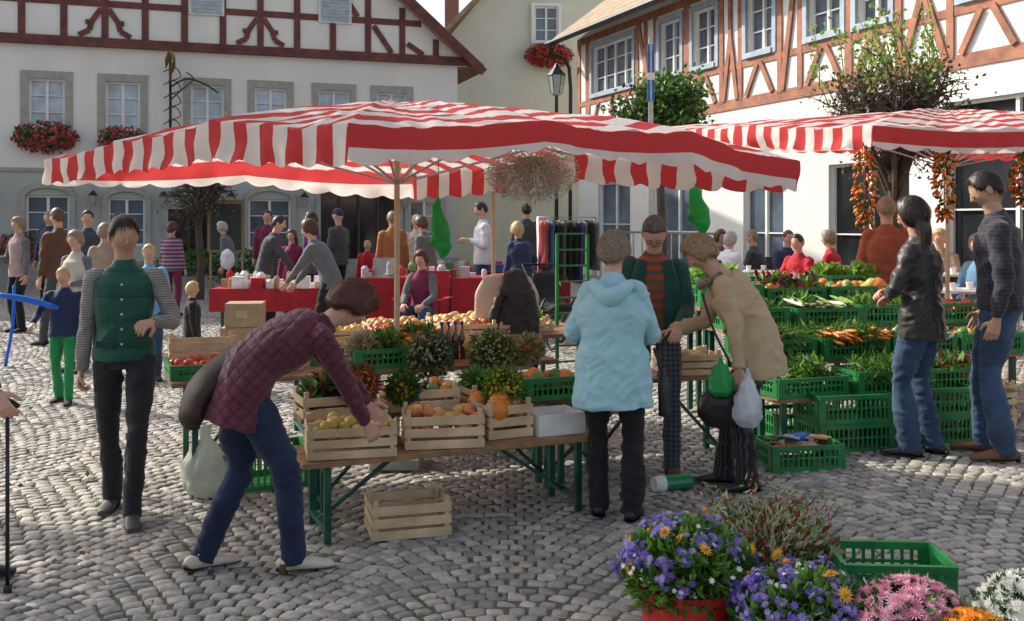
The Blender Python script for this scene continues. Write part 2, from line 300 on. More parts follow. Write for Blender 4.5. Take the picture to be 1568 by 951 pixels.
def left_house():
    E=empty('half_timbered_inn',(-11.3,22,0),18.43); b=B()
    ws=[.93,2.52,4.37,5.82,7.33,8.76,-.7,-2.3,-3.9]; ops=[(s-.37,s+.37,3.75,4.86) for s in ws]
    wall(b,-6.4,10.45,2.83,5.62,ops,WALLW)
    lo=[(.5,1.4,1.1,2.25),(2.2,3.0,1.1,2.2),(5.3,6.3,1.0,2.2),(7.0,8.9,.3,2.5),(9.2,10,1.0,2.2),(3.5,4.4,.3,1.95)]
    wall(b,-6.4,10.45,-.3,2.8,[o for o in lo],WALLG); b.box(-6.4,10.47,-.05,.02,2.78,2.86,STONE); b.box(-6.4,10.47,-.06,.02,-.3,.75,M('plinth',(.3,.3,.28),bump=.2))
    b.quad((10.45,0,-.3),(10.45,14,-.3),(10.45,14,5.6),(10.45,0,5.6),WALLW); b.quad((-6.4,0,-.3),(-6.4,14,-.3),(-6.4,14,5.6),(-6.4,0,5.6),WALLW)
    b.add([(-6.4,0.002,5.6),(10.75,.002,5.6),(2.2,.002,12.95)],[(0,1,2)],WALLW); b.build('walls',E)
    b=B()
    for o in ops: window(b,*o,nc=2,nr=3,gl=SKYCURT,sur=STONE,sw=.17)
    for i,o in enumerate(lo):
        window(b,*o,nc=2 if i!=3 else 4,nr=3 if i<3 or i==4 else 1,gl=DARKG if i in(3,5) else GLASS,fr=FRW if i not in(3,5) else M('door_wood',(.06,.03,.02)))
        a,c_=o[0],o[1]; cx=(a+c_)/2; r=(c_-a)/2+.06; z=o[3]-.12; pr=None
        for k in range(11):
            t=math.pi*k/10; p=(cx-r*math.cos(t),-.03,z+.45*r*math.sin(t)+.12)
            if pr: b.bar(pr,p,.12,.08+k*.001,STONE,up=V((0,1,0)))
            pr=p
        b.box(a-.12,a,-.06,.02,max(o[2]-.1,.76),z+.12,STONE); b.box(c_,c_+.12,-.06,.02,max(o[2]-.1,.76),z+.12,STONE)
    for s in (4.35,7.35):
        b.box(s-.4,s+.4,-.05,-.02,6.5,7.35,M('shutter_white',(.7,.7,.68)))
        for k in range(9): b.box(s-.34,s+.34,-.075,-.05,6.55+k*.085,6.61+k*.085,BLUEF)
    b.build('windows',E)
    b=B(); b.box(-6.6,10.95,-.16,.0,5.62,5.70,TIMB); b.box(-6.6,10.9,-.11,.0,5.70,5.83,TIMB)
    k=0
    def t(s0,z0,s1,z1,wd=.15):
        nonlocal k; k+=1; y=-.012-.0006*k; b.bar((s0,y,z0),(s1,y,z1),wd,.02,TIMB,up=V((0,1,0)))
    rake=lambda s:5.57+.86*(10.79-s) if s>2.2 else 5.57+.86*(s+6.4)
    t(-6,6.62,9.5,6.62,.15); t(-5,7.7,8.2,7.7,.14); t(-4,8.8,7,8.8)
    for s in np.arange(-5.6,9.9,.86):
        t(s,5.83,s,min(rake(s)-.1,11),.15)
    for s in (-3.02,2.14,5.58):
        for sg in (-1,1):
            for a,c_ in (((.08,6.5),(.28,6.2)),((.28,6.2),(.33,6.0)),((.33,6.0),(.55,5.88))): t(s+sg*a[0],a[1],s+sg*c_[0],c_[1],.12)
            b.box(s+sg*.36-.05,s+sg*.36+.05,-.05,-.01,6.14,6.24,TIMB)
    t(8.3,6.5,8.75,5.85,.13); t(9.15,6.1,9.55,5.85,.13); t(7.3,7.6,7.9,6.7,.13)
    b.build('timber_frame',E)
    b=B()
    for (sa,za),(sb,zb) in (((2.2,13.1),(11.05,5.45)),((2.2,13.1),(-6.7,5.45))):
        b.add([(sa,-.35,za),(sb,-.35,zb),(sb,14,zb),(sa,14,za),(sa,-.35,za+.16),(sb,-.35,zb+.16),(sb,14,zb+.16),(sa,14,za+.16)],[(0,1,2,3),(4,5,6,7),(0,1,5,4),(1,2,6,5),(0,4,7,3),(3,2,6,7)],TILE)
        b.bar((sa,-.37,za-.02),(sb,-.37,zb-.02),.2,.05,TIMB,up=V((0,1,0)))
    b.build('roof',E)
    flowerbox(E,.93,3.35,1.1,mats=[PETP,PETR]); flowerbox(E,2.52,3.3,.8,mats=[PETP,PETR],n=600); flowerbox(E,.4,.9,.8,n=500)
    for s in (-.2,1.9,3.4,4.9,6.6,9.05):
        L=B(); L.bar((s,0,2.35),(s,-.2,2.35),.03,.03,DARKM); L.tube([(s,-.2,2.0),(s,-.2,2.04),(s,-.2,2.25),(s,-.2,2.33)],[.04,.06,.09,.02],M('lantern_glass',(.35,.33,.28),rough=.2),6); L.tube([(s,-.2,2.25),(s,-.2,2.36)],[.11,.01],DARKM,6); L.build('wall_lantern',E)
    L=B(); s=3.55; L.bar((s,0,5.2),(s,-1.6,5.2),.03,.03,DARKM); L.tube([(s,-.05,3.6),(s,-.3,4.0),(s,-.15,4.5),(s,-.4,4.9),(s,-.2,5.5)],.03,DARKM,6,6)
    for q in range(4): L.tube([(s-.1,-.2-q*.35,5.2),(s,-.35-q*.35,5.4),(s+.1,-.5-q*.35,5.22),(s,-.3-q*.35,5.0),(s,-.2-q*.3,4.85)],.018,M('gilded_iron',(.2,.14,.04),rough=.4,metal=.5),5,5)
    for q in range(5): L.tube([(s-.05,-.1,3.7+q*.3),(s+.22,-.2,3.8+q*.3),(s+.1,-.25,4.0+q*.3),(s-.15,-.2,3.9+q*.3)],.014,M('gilded_iron',(.2,.14,.04)),5,4)
    # scrolls reaching out along the facade
    L.tube([(s,-.25,4.75),(s+.35,-.3,4.95),(s+.75,-.3,4.85),(s+1.05,-.3,4.65)],.022,DARKM,5,5); L.tube([(s,-.25,4.45),(s+.25,-.3,4.7),(s+.5,-.3,4.95),(s+.35,-.3,5.1)],.016,DARKM,5,5)
    L.build('iron_sign_bracket',E)
left_house()
def right_house():
    E=empty('timbered_townhall',(1.96,24.7,0),-67.97); b=B()
    wn=[(.1,2.15),(3.35,4.2),(4.68,5.5),(6.52,7.32),(8.28,9.12),(9.48,10.2),(11.6,12.5),(13.1,14),(15.5,16.4)]
    ops=[(a,c,4.8,5.95) for a,c in wn]; wall(b,-.74,20,3.83,6.3,ops,WALLW)
    go=[(.4,2.0,.6,2.6),(3.0,5.0,.3,2.6),(6.4,7.6,.3,2.6),(8.8,10.6,.3,2.6),(11.3,13.6,.3,3.35)]
    wall(b,-.74,20,-.3,3.83,go,WALLW); b.quad((-.74,0,-.3),(-.74,9,-.3),(-.74,9,6.3),(-.74,0,6.3),WALLW); b.add([(-.74,0,6.3),(-.74,9,6.3),(-.74,4.5,9.8)],[(0,1,2)],WALLW)
    b.build('walls',E); b=B()
    for i,o in enumerate(ops):
        window(b,*o,nc=4 if i==0 else 2,nr=3,gl=GLASS); a,c,d,e=o
        b.box(a-.11,a,-.045,.02,d-.1,e+.1,BLUEF);b.box(c,c+.11,-.045,.02,d-.1,e+.1,BLUEF);b.box(a,c,-.048,.02,e,e+.1,BLUEF);b.box(a,c,-.07,.02,d-.1,d,BLUEF)
    for i,o in enumerate(go): window(b,*o,nc=2,nr=2,gl=DARKG if i>2 else GLASS)
    b.build('windows',E); b=B(); k=0
    def t(s0,z0,s1,z1,wd=.14):
        nonlocal k; k+=1; y=-.010-.0005*k%.03-.0004; b.bar((s0,y,z0),(s1,y,z1),wd,.02+.0003*k,TIMO,up=V((0,1,0)))
    t(-.74,3.9,20,3.9,.2); t(-.74,4.62,20,4.62,.12); t(-.74,6.2,20,6.2,.16); t(-.66,3.9,-.66,6.2,.18)
    edges=[-.2]+[x for a,c in wn for x in (a-.2,c+.2)]
    for s in edges: t(s,3.95,s,6.15,.13)
    for i in range(len(wn)):
        a,c=wn[i]; m=(a+c)/2; t(a,4.0,a+.35,4.58,.1); t(c,4.0,c-.35,4.58,.1)
        if c-a>1.5: t(m,3.95,m,4.6,.1)
        if i+1<len(wn):
            n=wn[i+1][0]
            if n-c>.7: t(c+.28,3.98,n-.28,6.12,.12) if i%2 else (t(c+.28,3.98,(c+n)/2,5.2,.11),t(n-.28,3.98,(c+n)/2,5.2,.11),t((c+n)/2,5.2,(c+n)/2,6.1,.11))
            if n-c>1.1: t(n-.28,3.98,c+.28,6.12,.12)
    b.build('timber_frame',E)
    b=B(); 
    b.add([(-1.1,-.6,6.15),(20.5,-.6,6.15),(20.5,4.5,9.95),(-1.1,4.5,9.95),(-1.1,-.6,6.3),(20.5,-.6,6.3),(20.5,4.5,10.1),(-1.1,4.5,10.1)],[(0,1,2,3),(4,5,6,7),(0,1,5,4),(0,4,7,3),(1,2,6,5)],TILEB)
    b.add([(-1.1,4.5,9.95),(20.5,4.5,9.95),(20.5,9.5,6.1),(-1.1,9.5,6.1)],[(0,1,2,3)],TILEB); b.build('roof',E)
    b=B(); b.tube([(-1.15,-.68,6.2),(20.5,-.68,6.2)],.07,DARKM,8); b.tube([(-.95,-.68,6.15),(-.95,-.6,5.9),(-.95,-.15,5.6),(-.95,-.12,3.5),(-.95,-.12,0)],.05,DARKM,8,3); b.build('gutter_and_downpipe',E)
    b=B()
    for s in np.arange(2.6,8.2,.35): b.bar((s,-1.6,0.3),(s,-1.6,1.45 if s>4.5 else .9+.12*(s-2)),.025,.025,STEEL)
    b.bar((4.4,-1.6,1.45),(8.2,-1.6,1.45),.04,.04,STEEL); b.bar((2.4,-1.6,.75),(4.4,-1.6,1.45),.04,.04,STEEL); b.box(3,8.2,-1.5,0,-.1,.35,STONE); b.build('steps_and_railing',E)
right_house()
def middle_houses():
    CR=M('cream_render',(.66,.66,.55),rough=.85,var=.08,scale=.8,bump=.1)
    E=empty('cream_gabled_house',(-1.95,29,.3),4); b=B()
    wall(b,0,7,-.5,6.6,[(1.3,2.1,3.0,4.15),(3.3,4.1,3.0,4.15),(5,5.8,3,4.1)],CR)
    b.add([(0,0,6.6),(7,0,6.6),(7,0,9.0),(3.2,0,9.6),(1.3,0,8.2)],[(0,1,2,3,4)],CR)
    b.quad((0,0,-.5),(0,9,-.5),(0,9,6.6),(0,0,6.6),CR); b.build('walls',E); b=B()
    window(b,1.3,2.1,3,4.15,sur=FRW,sw=.08);window(b,3.3,4.1,3,4.15,sur=FRW,sw=.08)
    window(b,2.6,3.3,6.62,7.65,y=-.16,sur=FRW,sw=.09); b.build('windows',E); flowerbox(E,3.0,6.0,1.15,y=-.3,mats=[PETR],n=1300)
    b=B(); b.add([(-.35,-.3,6.45),(2.6,-.3,9.5),(2.6,9,9.5),(-.35,9,6.45),(-.35,-.3,6.6),(2.6,-.3,9.65),(2.6,9,9.65),(-.35,9,6.6)],[(0,1,2,3),(4,5,6,7),(0,1,5,4),(0,4,7,3)],TILEB); b.build('roof',E)
    E=empty('tiled_roof_house',(-4.5,36,.4),0); b=B(); b.box(0,14,0,8,-1,7.6,CR); b.build('walls',E)
    b=B(); b.add([(1.6,-.4,7.9),(14,-.4,7.9),(14,5,13),(5.0,5,11.2),(1.6,9,7.9)],[(0,1,2,3),(0,3,4)],TILEB); b.build('roof',E)
    b=B(); b.box(2.0,2.5,1,1.6,8,9.6,M('chimney_brick',(.25,.12,.08))); b.build('chimney',E)
middle_houses()

# ------------------------------------------------------------ trees, plants of the square
def tree(name,x,y,h0,cz,rr,nl,mats,br=26,lsize=(.05,.1),upleaf=0,bare=False,sprigs=0):
    g=gz(x,y); E=empty(name,(x,y,g)); BK=M('bark',(.09,.07,.055),rough=.9,bump=.6,bscale=30,var=.3); b=B()
    b.tube([(0,0,-.05),(.02,.01,h0*.5),(-.02,0,h0),(0,0,cz)],[.09,.07,.065,.03],BK,9,3); T=[]
    for i in range(br):
        a=random.uniform(0,6.28); e=random.uniform(-.2,1.2); z0=random.uniform(h0*.85,cz); d=V((math.cos(a)*math.cos(e)*rr[0],math.sin(a)*math.cos(e)*rr[0],math.sin(e)*rr[1]))
        p0=V((0,0,z0)); p2=V((0,0,cz))+d*random.uniform(.7,1.0); p1=(p0+p2)/2+V((random.uniform(-.1,.1),random.uniform(-.1,.1),.08))
        b.tube([p0,p1,p2],[.028,.018,.008],BK,6,3); T.append(p2)
        for j in range(7):
            q=p0.lerp(p2,random.uniform(.35,1)); dd=V([random.gauss(0,1) for _ in range(3)]).normalized()*rr[0]*.38; b.tube([q,q+dd*.5+V((0,0,.03)),q+dd],[.009,.006,.003],BK,4,2); T.append(q+dd)
            for l in range(2):
                e2=q+dd*.6; d3=V([random.gauss(0,1) for _ in range(3)]).normalized()*rr[0]*.2; b.tube([e2,e2+d3],[.005,.0025],BK,3)
    b.build('trunk_and_limbs',E,True)
    C=np.array([tuple(t) for t in T]); P=C[rng.integers(0,len(C),nl)]+rng.normal(size=(nl,3))*rr[0]*.10; leaves('crown_foliage',P,lsize,mats,E,None,.2,1.2)
    if sprigs:
        S=[];b=B()
        for _ in range(sprigs):
            p=random.choice([t for t in T if t.z>cz]); q=p+V((random.gauss(0,.25),random.gauss(0,.25),random.uniform(.3,.95))); b.tube([p,(p+q)/2+V((.04,0,0)),q],[.008,.005,.003],BK,4,2)
            for _ in range(26): S.append(tuple(p.lerp(q,random.random())+V([random.gauss(0,.05) for _ in range(3)])))
        b.build('young_shoots',E,True); leaves('shoot_leaves',np.array(S),(.05,.09),[GL2,M('leaf_yellow',(.3,.4,.08),trans=.4,var=.2)],E,None,.3,1.2)
tree('pollarded_tree',4.42,11.5,1.8,2.75,(.85,.5),2600,[M('leaf_brown',(.09,.07,.035),var=.3),GL3],70,(.03,.07),sprigs=30)
tree('round_crown_tree',2.4,16,2.2,3.3,(.75,.42),5200,[GL1,GL2,GL3],34,(.06,.11))
tree('small_bare_tree',-5.9,18.8,1.4,2.0,(.85,.45),350,[M('leaf_olive',(.12,.11,.04),var=.3)],30,(.04,.07))
tree('offscreen_shade_tree',-6.3,7.5,3.6,5.0,(1.9,1.2),5200,[GL1,GL2,GL3],40,(.1,.18))  # tree out of view, added to throw dappled shade on the foreground
def hedge():
    E=empty('hedge',(-7.6,21.3,gz(0,21.3)),18); P,d=inball(4500,(1.2,0,.35),(1.6,.35,.5)); leaves('hedge_leaves',P,(.05,.1),[GL1,GL2,GL3],E,d,.2); b=B(); b.box(-.2,2.6,-.25,.25,0,.25,STONE); b.build('planter',E)
hedge()
def lamp():
    E=empty('street_lamp',(1.05,23.5,gz(1,23.5))); b=B(); b.tube([(0,0,0),(0,0,.5),(0,0,4.35)],[.1,.05,.04],DARKM,10)
    b.tube([(0,0,4.35),(0,0,4.4),(0,0,4.8),(0,0,4.83)],[.08,.13,.2,.2],M('lamp_glass',(.4,.42,.4),rough=.1),6); b.tube([(0,0,4.83),(0,0,5.02),(0,0,5.12)],[.23,.07,.02],DARKM,6)
    for k in range(6): a=k*math.pi/3; b.bar((.13*math.cos(a),.13*math.sin(a),4.4),(.205*math.cos(a),.205*math.sin(a),4.83),.015,.015,DARKM)
    b.build('lamp_post',E)
    E=empty('blue_banner_post',(1.95,14,gz(1.95,14))); b=B(); b.tube([(0,0,0),(0,0,4.1)],.035,STEEL,8); b.box(-.05,.05,-.03,.0,3.2,4.0,M('blue_sign',(.04,.15,.4))); b.box(-.055,.055,-.035,-.03,3.5,3.6,FRW); b.build('post',E)
lamp()

# ------------------------------------------------------------ striped umbrellas
CANV=M('striped_canvas',(.80,.77,.73),rough=.85,var=.07,scale=3,bump=.15,bscale=25,trans=.42,pat='uv',ps=1,pc=(.62,.065,.07),spec=.2)
def canopy(name,keys,ctr,apex,org,vA,LA,period,poles,base,pw=1.55):
    E=empty(name); org=V((*org,0)); vA=V((*vA,0)); n=len(keys); per=[];L=0
    for i,k in enumerate(keys):
        q=keys[(i+1)%n]; seg=math.hypot(q[0]-k[0],q[1]-k[1]); m=max(4,int(seg/.028))
        for j in range(m):
            t=j/m; per.append((k[0]*(1-t)+q[0]*t,k[1]*(1-t)+q[1]*t,k[2]*(1-t)+q[2]*t-.028*math.sin(math.pi*t),k[3]*(1-t)+q[3]*t-.02*math.sin(math.pi*t),k[4],L+seg*t,math.sin(math.pi*t)))
        L+=seg
    vC=V((keys[3][0]-keys[0][0],keys[3][1]-keys[0][1],0)); det=vA.x*vC.y-vA.y*vC.x
    def wc(x,y): px,py=x-org.x,y-org.y; return (px*vC.y-py*vC.x)/det*LA
    vs=[];uv=[];fs=[];K=16;NP=len(per)
    for r in range(K+1):
        t=r/K
        for p in per:
            x=p[0]*(1-t)+ctr[0]*t;y=p[1]*(1-t)+ctr[1]*t; z=p[2]+(apex-p[2])*(1-(1-t)**pw)-.05*p[6]*(t*(1-t)*2.2)+.026*noise.noise(V((x*4,y*4,1)))*(1-t*.6)+.022*noise.noise(V((p[5]*8,t*2.5,7)))*(1-t)*(.3+p[6])+.010*abs(noise.noise(V((p[5]*19,t*3,2))))*(1-t)
            vs.append((x,y,z)); uv.append(wc(x,y)/period)
    for r in range(K):
        for i in range(NP): j=(i+1)%NP; fs.append((r*NP+i,r*NP+j,(r+1)*NP+j,(r+1)*NP+i))
    off=len(vs); H=6; cx,cy=ctr
    for h in range(H+1):
        t=h/H
        for ii,p in enumerate(per):
            z0=vs[ii][2]; bot=p[3]+.032*(1-abs(math.sin(math.pi*p[5]/.23)))-.016; z=z0*(1-t)+bot*t
            o=(.014*math.sin(p[5]*27)+.06*noise.noise(V((p[5]*4.5,t*1.5,5))))*t+.004; d=V((p[0]-cx,p[1]-cy)).normalized()
            vs.append((p[0]+d.x*o,p[1]+d.y*o,z)); u=wc(p[0],p[1]); dr=(p[2]-z)
            if p[4]=='p': u=u-dr if u<LA/2 else u+dr
            uv.append(u/period)
    for h in range(H):
        for i in range(NP):
            j=(i+1)%NP; fs.append((off+h*NP+j,off+h*NP+i,off+(h+1)*NP+i,off+(h+1)*NP+j))
    o=mesh('striped_fabric',vs,fs,[CANV],None,E,True); me=o.data; ul=me.uv_layers.new(name='UVMap')
    li=np.zeros(len(me.loops),np.int32); me.loops.foreach_get('vertex_index',li); U=np.array(uv)[li]
    A=np.zeros((len(U),2)); A[:,0]=U; A[:,1]=.5; ul.data.foreach_set('uv',A.ravel())
    b=B(); PM=M('pole_wood',(.55,.42,.27),rough=.5,var=.15)
    for (x,y,z0,z1,r) in poles: b.tube([(x,y,z0),(x,y,z1)],r,PM,10)
    for k in keys:
        if k[5]: b.bar((ctr[0],ctr[1],apex-.05),(k[0]*.98+ctr[0]*.02,k[1]*.98+ctr[1]*.02,k[2]-.02),.02,.02,STEEL); b.bar((ctr[0],ctr[1],apex-.55),((k[0]+ctr[0])/2,(k[1]+ctr[1])/2,(k[2]+apex)/2-.02),.015,.015,STEEL)
    b.build('pole_and_ribs',E); b=B()
    b.box(ctr[0]-.17,ctr[0]+.17,ctr[1]-.17,ctr[1]+.17,base,base+.08,STONE); b.build('base_stone',E,bevel=.01)
canopy('striped_market_umbrella',[(-.82,5.0,2.15,1.945,'p',1),(.18,5.49,2.215,2.06,'p',1),(1.07,5.93,2.19,1.99,'p',0),(1.82,6.3,2.04,1.85,'c',1),(.49,7.4,2.16,1.96,'c',1),(-.85,8.5,2.05,1.85,'p',1),(-2.1,7.85,2.13,1.96,'p',1),(-3.38,7.2,2.09,1.93,'c',1),(-2.61,6.54,2.18,1.98,'c',0),(-1.74,5.79,2.24,2.02,'c',1)],(-.78,6.75),2.46,(-.82,5.0),(-2.56,2.2),3.37,.25,[(-.78,6.75,0,2.44,.019),(-.15,8.0,0,2.1,.017)],0)
canopy('striped_market_umbrella',[(2.65,7.3,2.36,2.2,'p',1),(4.1,7.7,2.38,2.21,'p',1),(5.6,8.1,2.36,2.19,'p',1),(7.3,8.5,2.34,2.17,'c',1),(6.3,12.0,2.56,2.39,'p',1),(3.9,11.3,2.62,2.44,'p',1),(1.55,10.6,2.66,2.48,'c',1),(2.15,8.8,2.50,2.32,'c',1)],(4.2,9.6),2.72,(2.65,7.3),(-1.1,3.3),3.48,.24,[(4.2,9.6,0,2.70,.02)],.1,1.6)

# ------------------------------------------------------------ furniture
def trestle(name,x,y,rz,L,W,h,z0=0,cloth=None,boards=1):
    E=empty(name,(x,y,z0),rz); b=B(); bw=W/boards
    for i in range(boards): b.box(0,L,i*bw+.004,(i+1)*bw-.004,h-.03,h,cloth or WOODD)
    b.build('top',E,bevel=.004); b=B()
    for s in (.12,L-.18):
        b.box(s,s+.035,.04,.075,0,h-.03,GMET);b.box(s,s+.035,W-.075,W-.04,0,h-.03,GMET); b.box(s+.002,s+.033,.075,W-.075,.06,.09,GMET); b.box(s+.002,s+.033,.075,W-.075,h-.07,h-.032,GMET)
        e=s+.45 if s<L/2 else s-.45; b.bar((s+.015,W/2,.08),(e,W/2,h-.04),.02,.02,GMET)
    b.build('folding_legs',E)
    if cloth:
        b=B(); 
        for (a,c,d,e) in ((-.01,L+.01,-.012,-.004),(-.01,L+.01,W+.004,W+.012)): b.box(a,c,d,e,h-(.55 if z0>.09 else .28),h-.001,cloth)
        b.build('tablecloth',E)
    return E
def wood_crate(x,y,z,rz,L=.42,W=.3,H=.17,parent=None,name='wooden_crate'):
    E=empty(name,(x,y,z),rz); E.parent=parent; b=B(); n=3 if H>.13 else 2; sh=H/n*.74
    for i in range(n):
        z0=i*H/n+.004; j=random.uniform(-.002,.002)
        b.box(0,L,0+j,.008+j,z0,z0+sh,WOOD); b.box(0,L,W-.008,W,z0,z0+sh,WOOD); b.box(.001,.009,.009,W-.009,z0+.002,z0+sh+.002,WOOD); b.box(L-.009,L-.001,.009,W-.009,z0+.002,z0+sh+.002,WOOD)
    for i in range(4): b.box(.01,L-.01,.012+i*(W-.02)/4,.012+(i+.8)*(W-.02)/4,.0,.006,WOOD)
    for a in (.01,L-.035):
        for c in (.0085,W-.0335): b.box(a,a+.025,c,c+.025,.003,H+.022,WOOD)
    b.build('slats',E,bevel=.0015); return E
def plastic_crate(x,y,z,rz,L=.58,W=.38,H=.17,parent=None,name='green_crate',m=None):
    E=empty(name,(x,y,z),rz); E.parent=parent; m=m or GPL; b=B()
    b.box(.01,L-.01,.01,W-.01,.0,.012,m)
    for (p,q,ax) in ((0,L,0),(0,L,1),(0,W,2),(0,W,3)):
        def bx(a,c,z0,z1,t):
            if ax==0: b.box(a,c,0-t,.012+t,z0,z1,m)
            elif ax==1: b.box(a,c,W-.012-t,W+t,z0,z1,m)
            elif ax==2: b.box(-t,.012+t,a,c,z0,z1,m)
            else: b.box(L-.012-t,L+t,a,c,z0,z1,m)
        e=.002 if ax<2 else .016
        bx(p+e,q-e,H-.03,H,.006 if ax<2 else .004); bx(p+e,q-e,.0,.035,.002 if ax<2 else .001); bx(p+e,q-e,H*.5,H*.5+.012,.0)
        k=int((q-p)/.035)
        for i in range(1,k): s=p+(q-p)*i/k; bx(s-.006,s+.006,.035,H-.03,-.001)
        bx(p+e,p+e+.05,.035,H-.03,.001); bx(q-e-.05,q-e,.035,H-.03,.001)
    b.build('lattice_sides',E); return E
APP=M('apple_red',(.48,.07,.035),rough=.35,col2=(.56,.34,.09),scale=15); APY=M('apple_yellow',(.56,.40,.10),rough=.35,var=.25); TOM=M('tomato',(.56,.06,.025),rough=.25,var=.15); PUM=M('pumpkin',(.68,.22,.03),rough=.45,var=.15); GRN=M('green_veg',(.1,.22,.04),rough=.4,var=.3); AUB=M('aubergine',(.03,.01,.03),rough=.2); POT=M('potato',(.5,.38,.2),rough=.7,var=.2); RADW=M('white_radish',(.75,.7,.58),rough=.5); BEET=M('beet',(.2,.03,.06),rough=.5); CAR=M('carrot',(.66,.2,.03),rough=.5)
LET=M('lettuce',(.3,.48,.1),trans=.4,var=.2); CHR=M('chard_red',(.3,.03,.05),var=.3,trans=.2)
def fill(E,kind,L,W,H):
    n=int(L*W/.0042*1.3)
    g=lambda n,z0,z1:np.column_stack([rng.uniform(.04,L-.04,n),rng.uniform(.04,W-.04,n),rng.uniform(z0,z1,n)])
    if kind in('apple','tomato','potato','yellow','squash','mix','pumpkin'):
        ms={'apple':[APP,APP,APY],'tomato':[TOM],'potato':[POT],'yellow':[APY],'squash':[PUM,APY,GRN],'mix':[TOM,GRN,PUM,AUB,APY],'pumpkin':[PUM,APP]}[kind]
        r={'tomato':(.028,.036),'potato':(.03,.045),'squash':(.045,.07),'pumpkin':(.05,.075)}.get(kind,(.033,.04)); k=n if r[1]<.05 else n//3+3
        balls(kind+'_heap',g(k,H*.55,H*.98),r,ms,E,(1,1,.88))
    elif kind in('greens','herbs','lettuce','chard','leeks','cabbage','carrots'):
        ms={'greens':[GL1,GL2,GL2],'herbs':[GL2,GL1,GL2],'lettuce':[LET,GL2,LET],'chard':[GL3,CHR,GL1],'leeks':[GL1,GL2],'cabbage':[GL3,CHR],'carrots':[GL2,GL1]}[kind]
        if kind in('lettuce','cabbage'):
            for _ in range(5):
                c_=(random.uniform(.1,L-.1),random.uniform(.1,W-.1),H*.85); P,d=inball(150,c_,(.09,.09,.07),.3); leaves('head',P,(.05,.1),ms,E,d,.5,1.6)
            return
        if kind=='leeks':
            n=34; P=g(n,H*.9,H*1.25); P[:,1]=-.03; A=np.tile([[0,1.,.05]],(n,1))+rng.normal(size=(n,3))*.08; v,f=ball((0,1,0),1,8,6); inst('stalks',v,f,frames(A,rng.normal(size=(n,3)),np.column_stack([np.full(n,.014),np.full(n,.15),np.full(n,.014)])),P,[RADW,LET],rng.integers(0,2,n),E,True)
        if kind=='carrots':
            n=46; P=g(n,H*.95,H*1.3); P[:,1]=rng.uniform(.02,.2,n); A=np.tile([[.3,-1.,-.1]],(n,1))+rng.normal(size=(n,3))*.25; v,f=ball((0,1,0),1,8,6); inst('roots',v,f,frames(A,rng.normal(size=(n,3)),np.column_stack([np.full(n,.015),np.full(n,.07),np.full(n,.015)])),P,[CAR],np.zeros(n,int),E,True)
        P=g(640,H*.5,H*1.15)+np.array([0,.03,0]); s=(.04,.095) if kind!='herbs' else (.04,.1)
        P[:,2]+=.05*np.sin(P[:,0]*11+random.uniform(0,6))
        leaves(kind+'_leaves',P,s,ms,E,None,.5,.8 if kind!='herbs' else .3)
        if kind in('herbs','carrots'): Q=g(1900,H*.5,H*1.45); Q[:,1]-=rng.uniform(0,.08,1900); leaves('fronds',Q,(.04,.11),ms,E,None,.0,.14)
    elif kind=='radish':
        balls('radish_heap',g(22,H*.75,H*1.1),(.028,.04),[RADW,RADW,POT],E,(1,3.0,1)); leaves('tops',g(250,H*.5,H),(.06,.12),[GL1],E)
    elif kind=='beet': balls('beet_heap',g(40,H*.6,H),(.035,.045),[BEET,CAR],E,(1,1.5,1)); leaves('tops',g(420,H*.6,H*1.3),(.06,.14),[GL1,GL2,BEET],E,w=.7)
    elif kind=='packets':
        b=B(); 
        for _ in range(26):
            x,y=random.uniform(.08,L-.08),random.uniform(.06,W-.06); T=Matrix.Translation((x,y,random.uniform(H*.7,H*1.15)))@Euler((random.uniform(-.4,.4),random.uniform(-.4,.4),random.uniform(0,3))).to_matrix().to_4x4()
            b.box(-.06,.06,-.04,.04,-.005,.005,random.choice([M('pk1',(.05,.15,.5)),M('pk2',(.5,.05,.05)),M('pk3',(.6,.6,.55)),M('pk4',(.15,.3,.1)),M('pk5',(.5,.3,.15))]),T)
        b.build('seed_packets',E)
A0=24; ca,sa=math.cos(R_(A0)),math.sin(R_(A0))
def at(o,u,v,): return (o[0]+u*ca-v*sa,o[1]+u*sa+v*ca)
O1=(-1.05,5.0);O2=(-2.0,5.85)
trestle('beer_bench',*O1,A0,1.75,.46,.43,boards=2)
trestle('beer_table',*O2,A0,2.55,.62,.70,boards=2)
trestle('display_bench',*at(O1,.1,.5),A0,1.7,.24,.56)
O3=(-1.55,7.05); trestle('beer_table',*O3,A0-4,2.4,.9,.78,boards=3)
def onb(O,u,v,z,kind,f,L=.42,W=.3,H=.17,dr=0,**k):
    x,y=at(O,u,v); E=f(x,y,z,A0+dr,L,W,H,**k)
    if kind: fill(E,kind,L,W,H)
    return E
onb(O1,.03,.05,.43,'yellow',wood_crate,.46,.33,.17,-10); onb(O1,.56,.08,.43,'apple',wood_crate,.43,.3,.19,-14); onb(O1,1.06,.12,.43,'pumpkin',wood_crate,.28,.3,.2,2)
x,y=at(O1,1.36,.1); E=empty('white_carton',(x,y,.43),A0); b=B(); 
for q in ((0,.3,0,.005),(0,.3,.25,.255)): b.box(*q,0,.12,WHITEC)
b.box(0,.005,.006,.249,0,.119,WHITEC);b.box(.295,.3,.006,.249,0,.119,WHITEC);b.box(.006,.294,.006,.249,0,.005,WHITEC); b.build('carton',E)
onb((-.72,5.12),0,0,0,None,wood_crate,.42,.3,.19,-8)
onb((-1.75,6.0),.0,.0,.0,None,plastic_crate,.55,.36,.24)
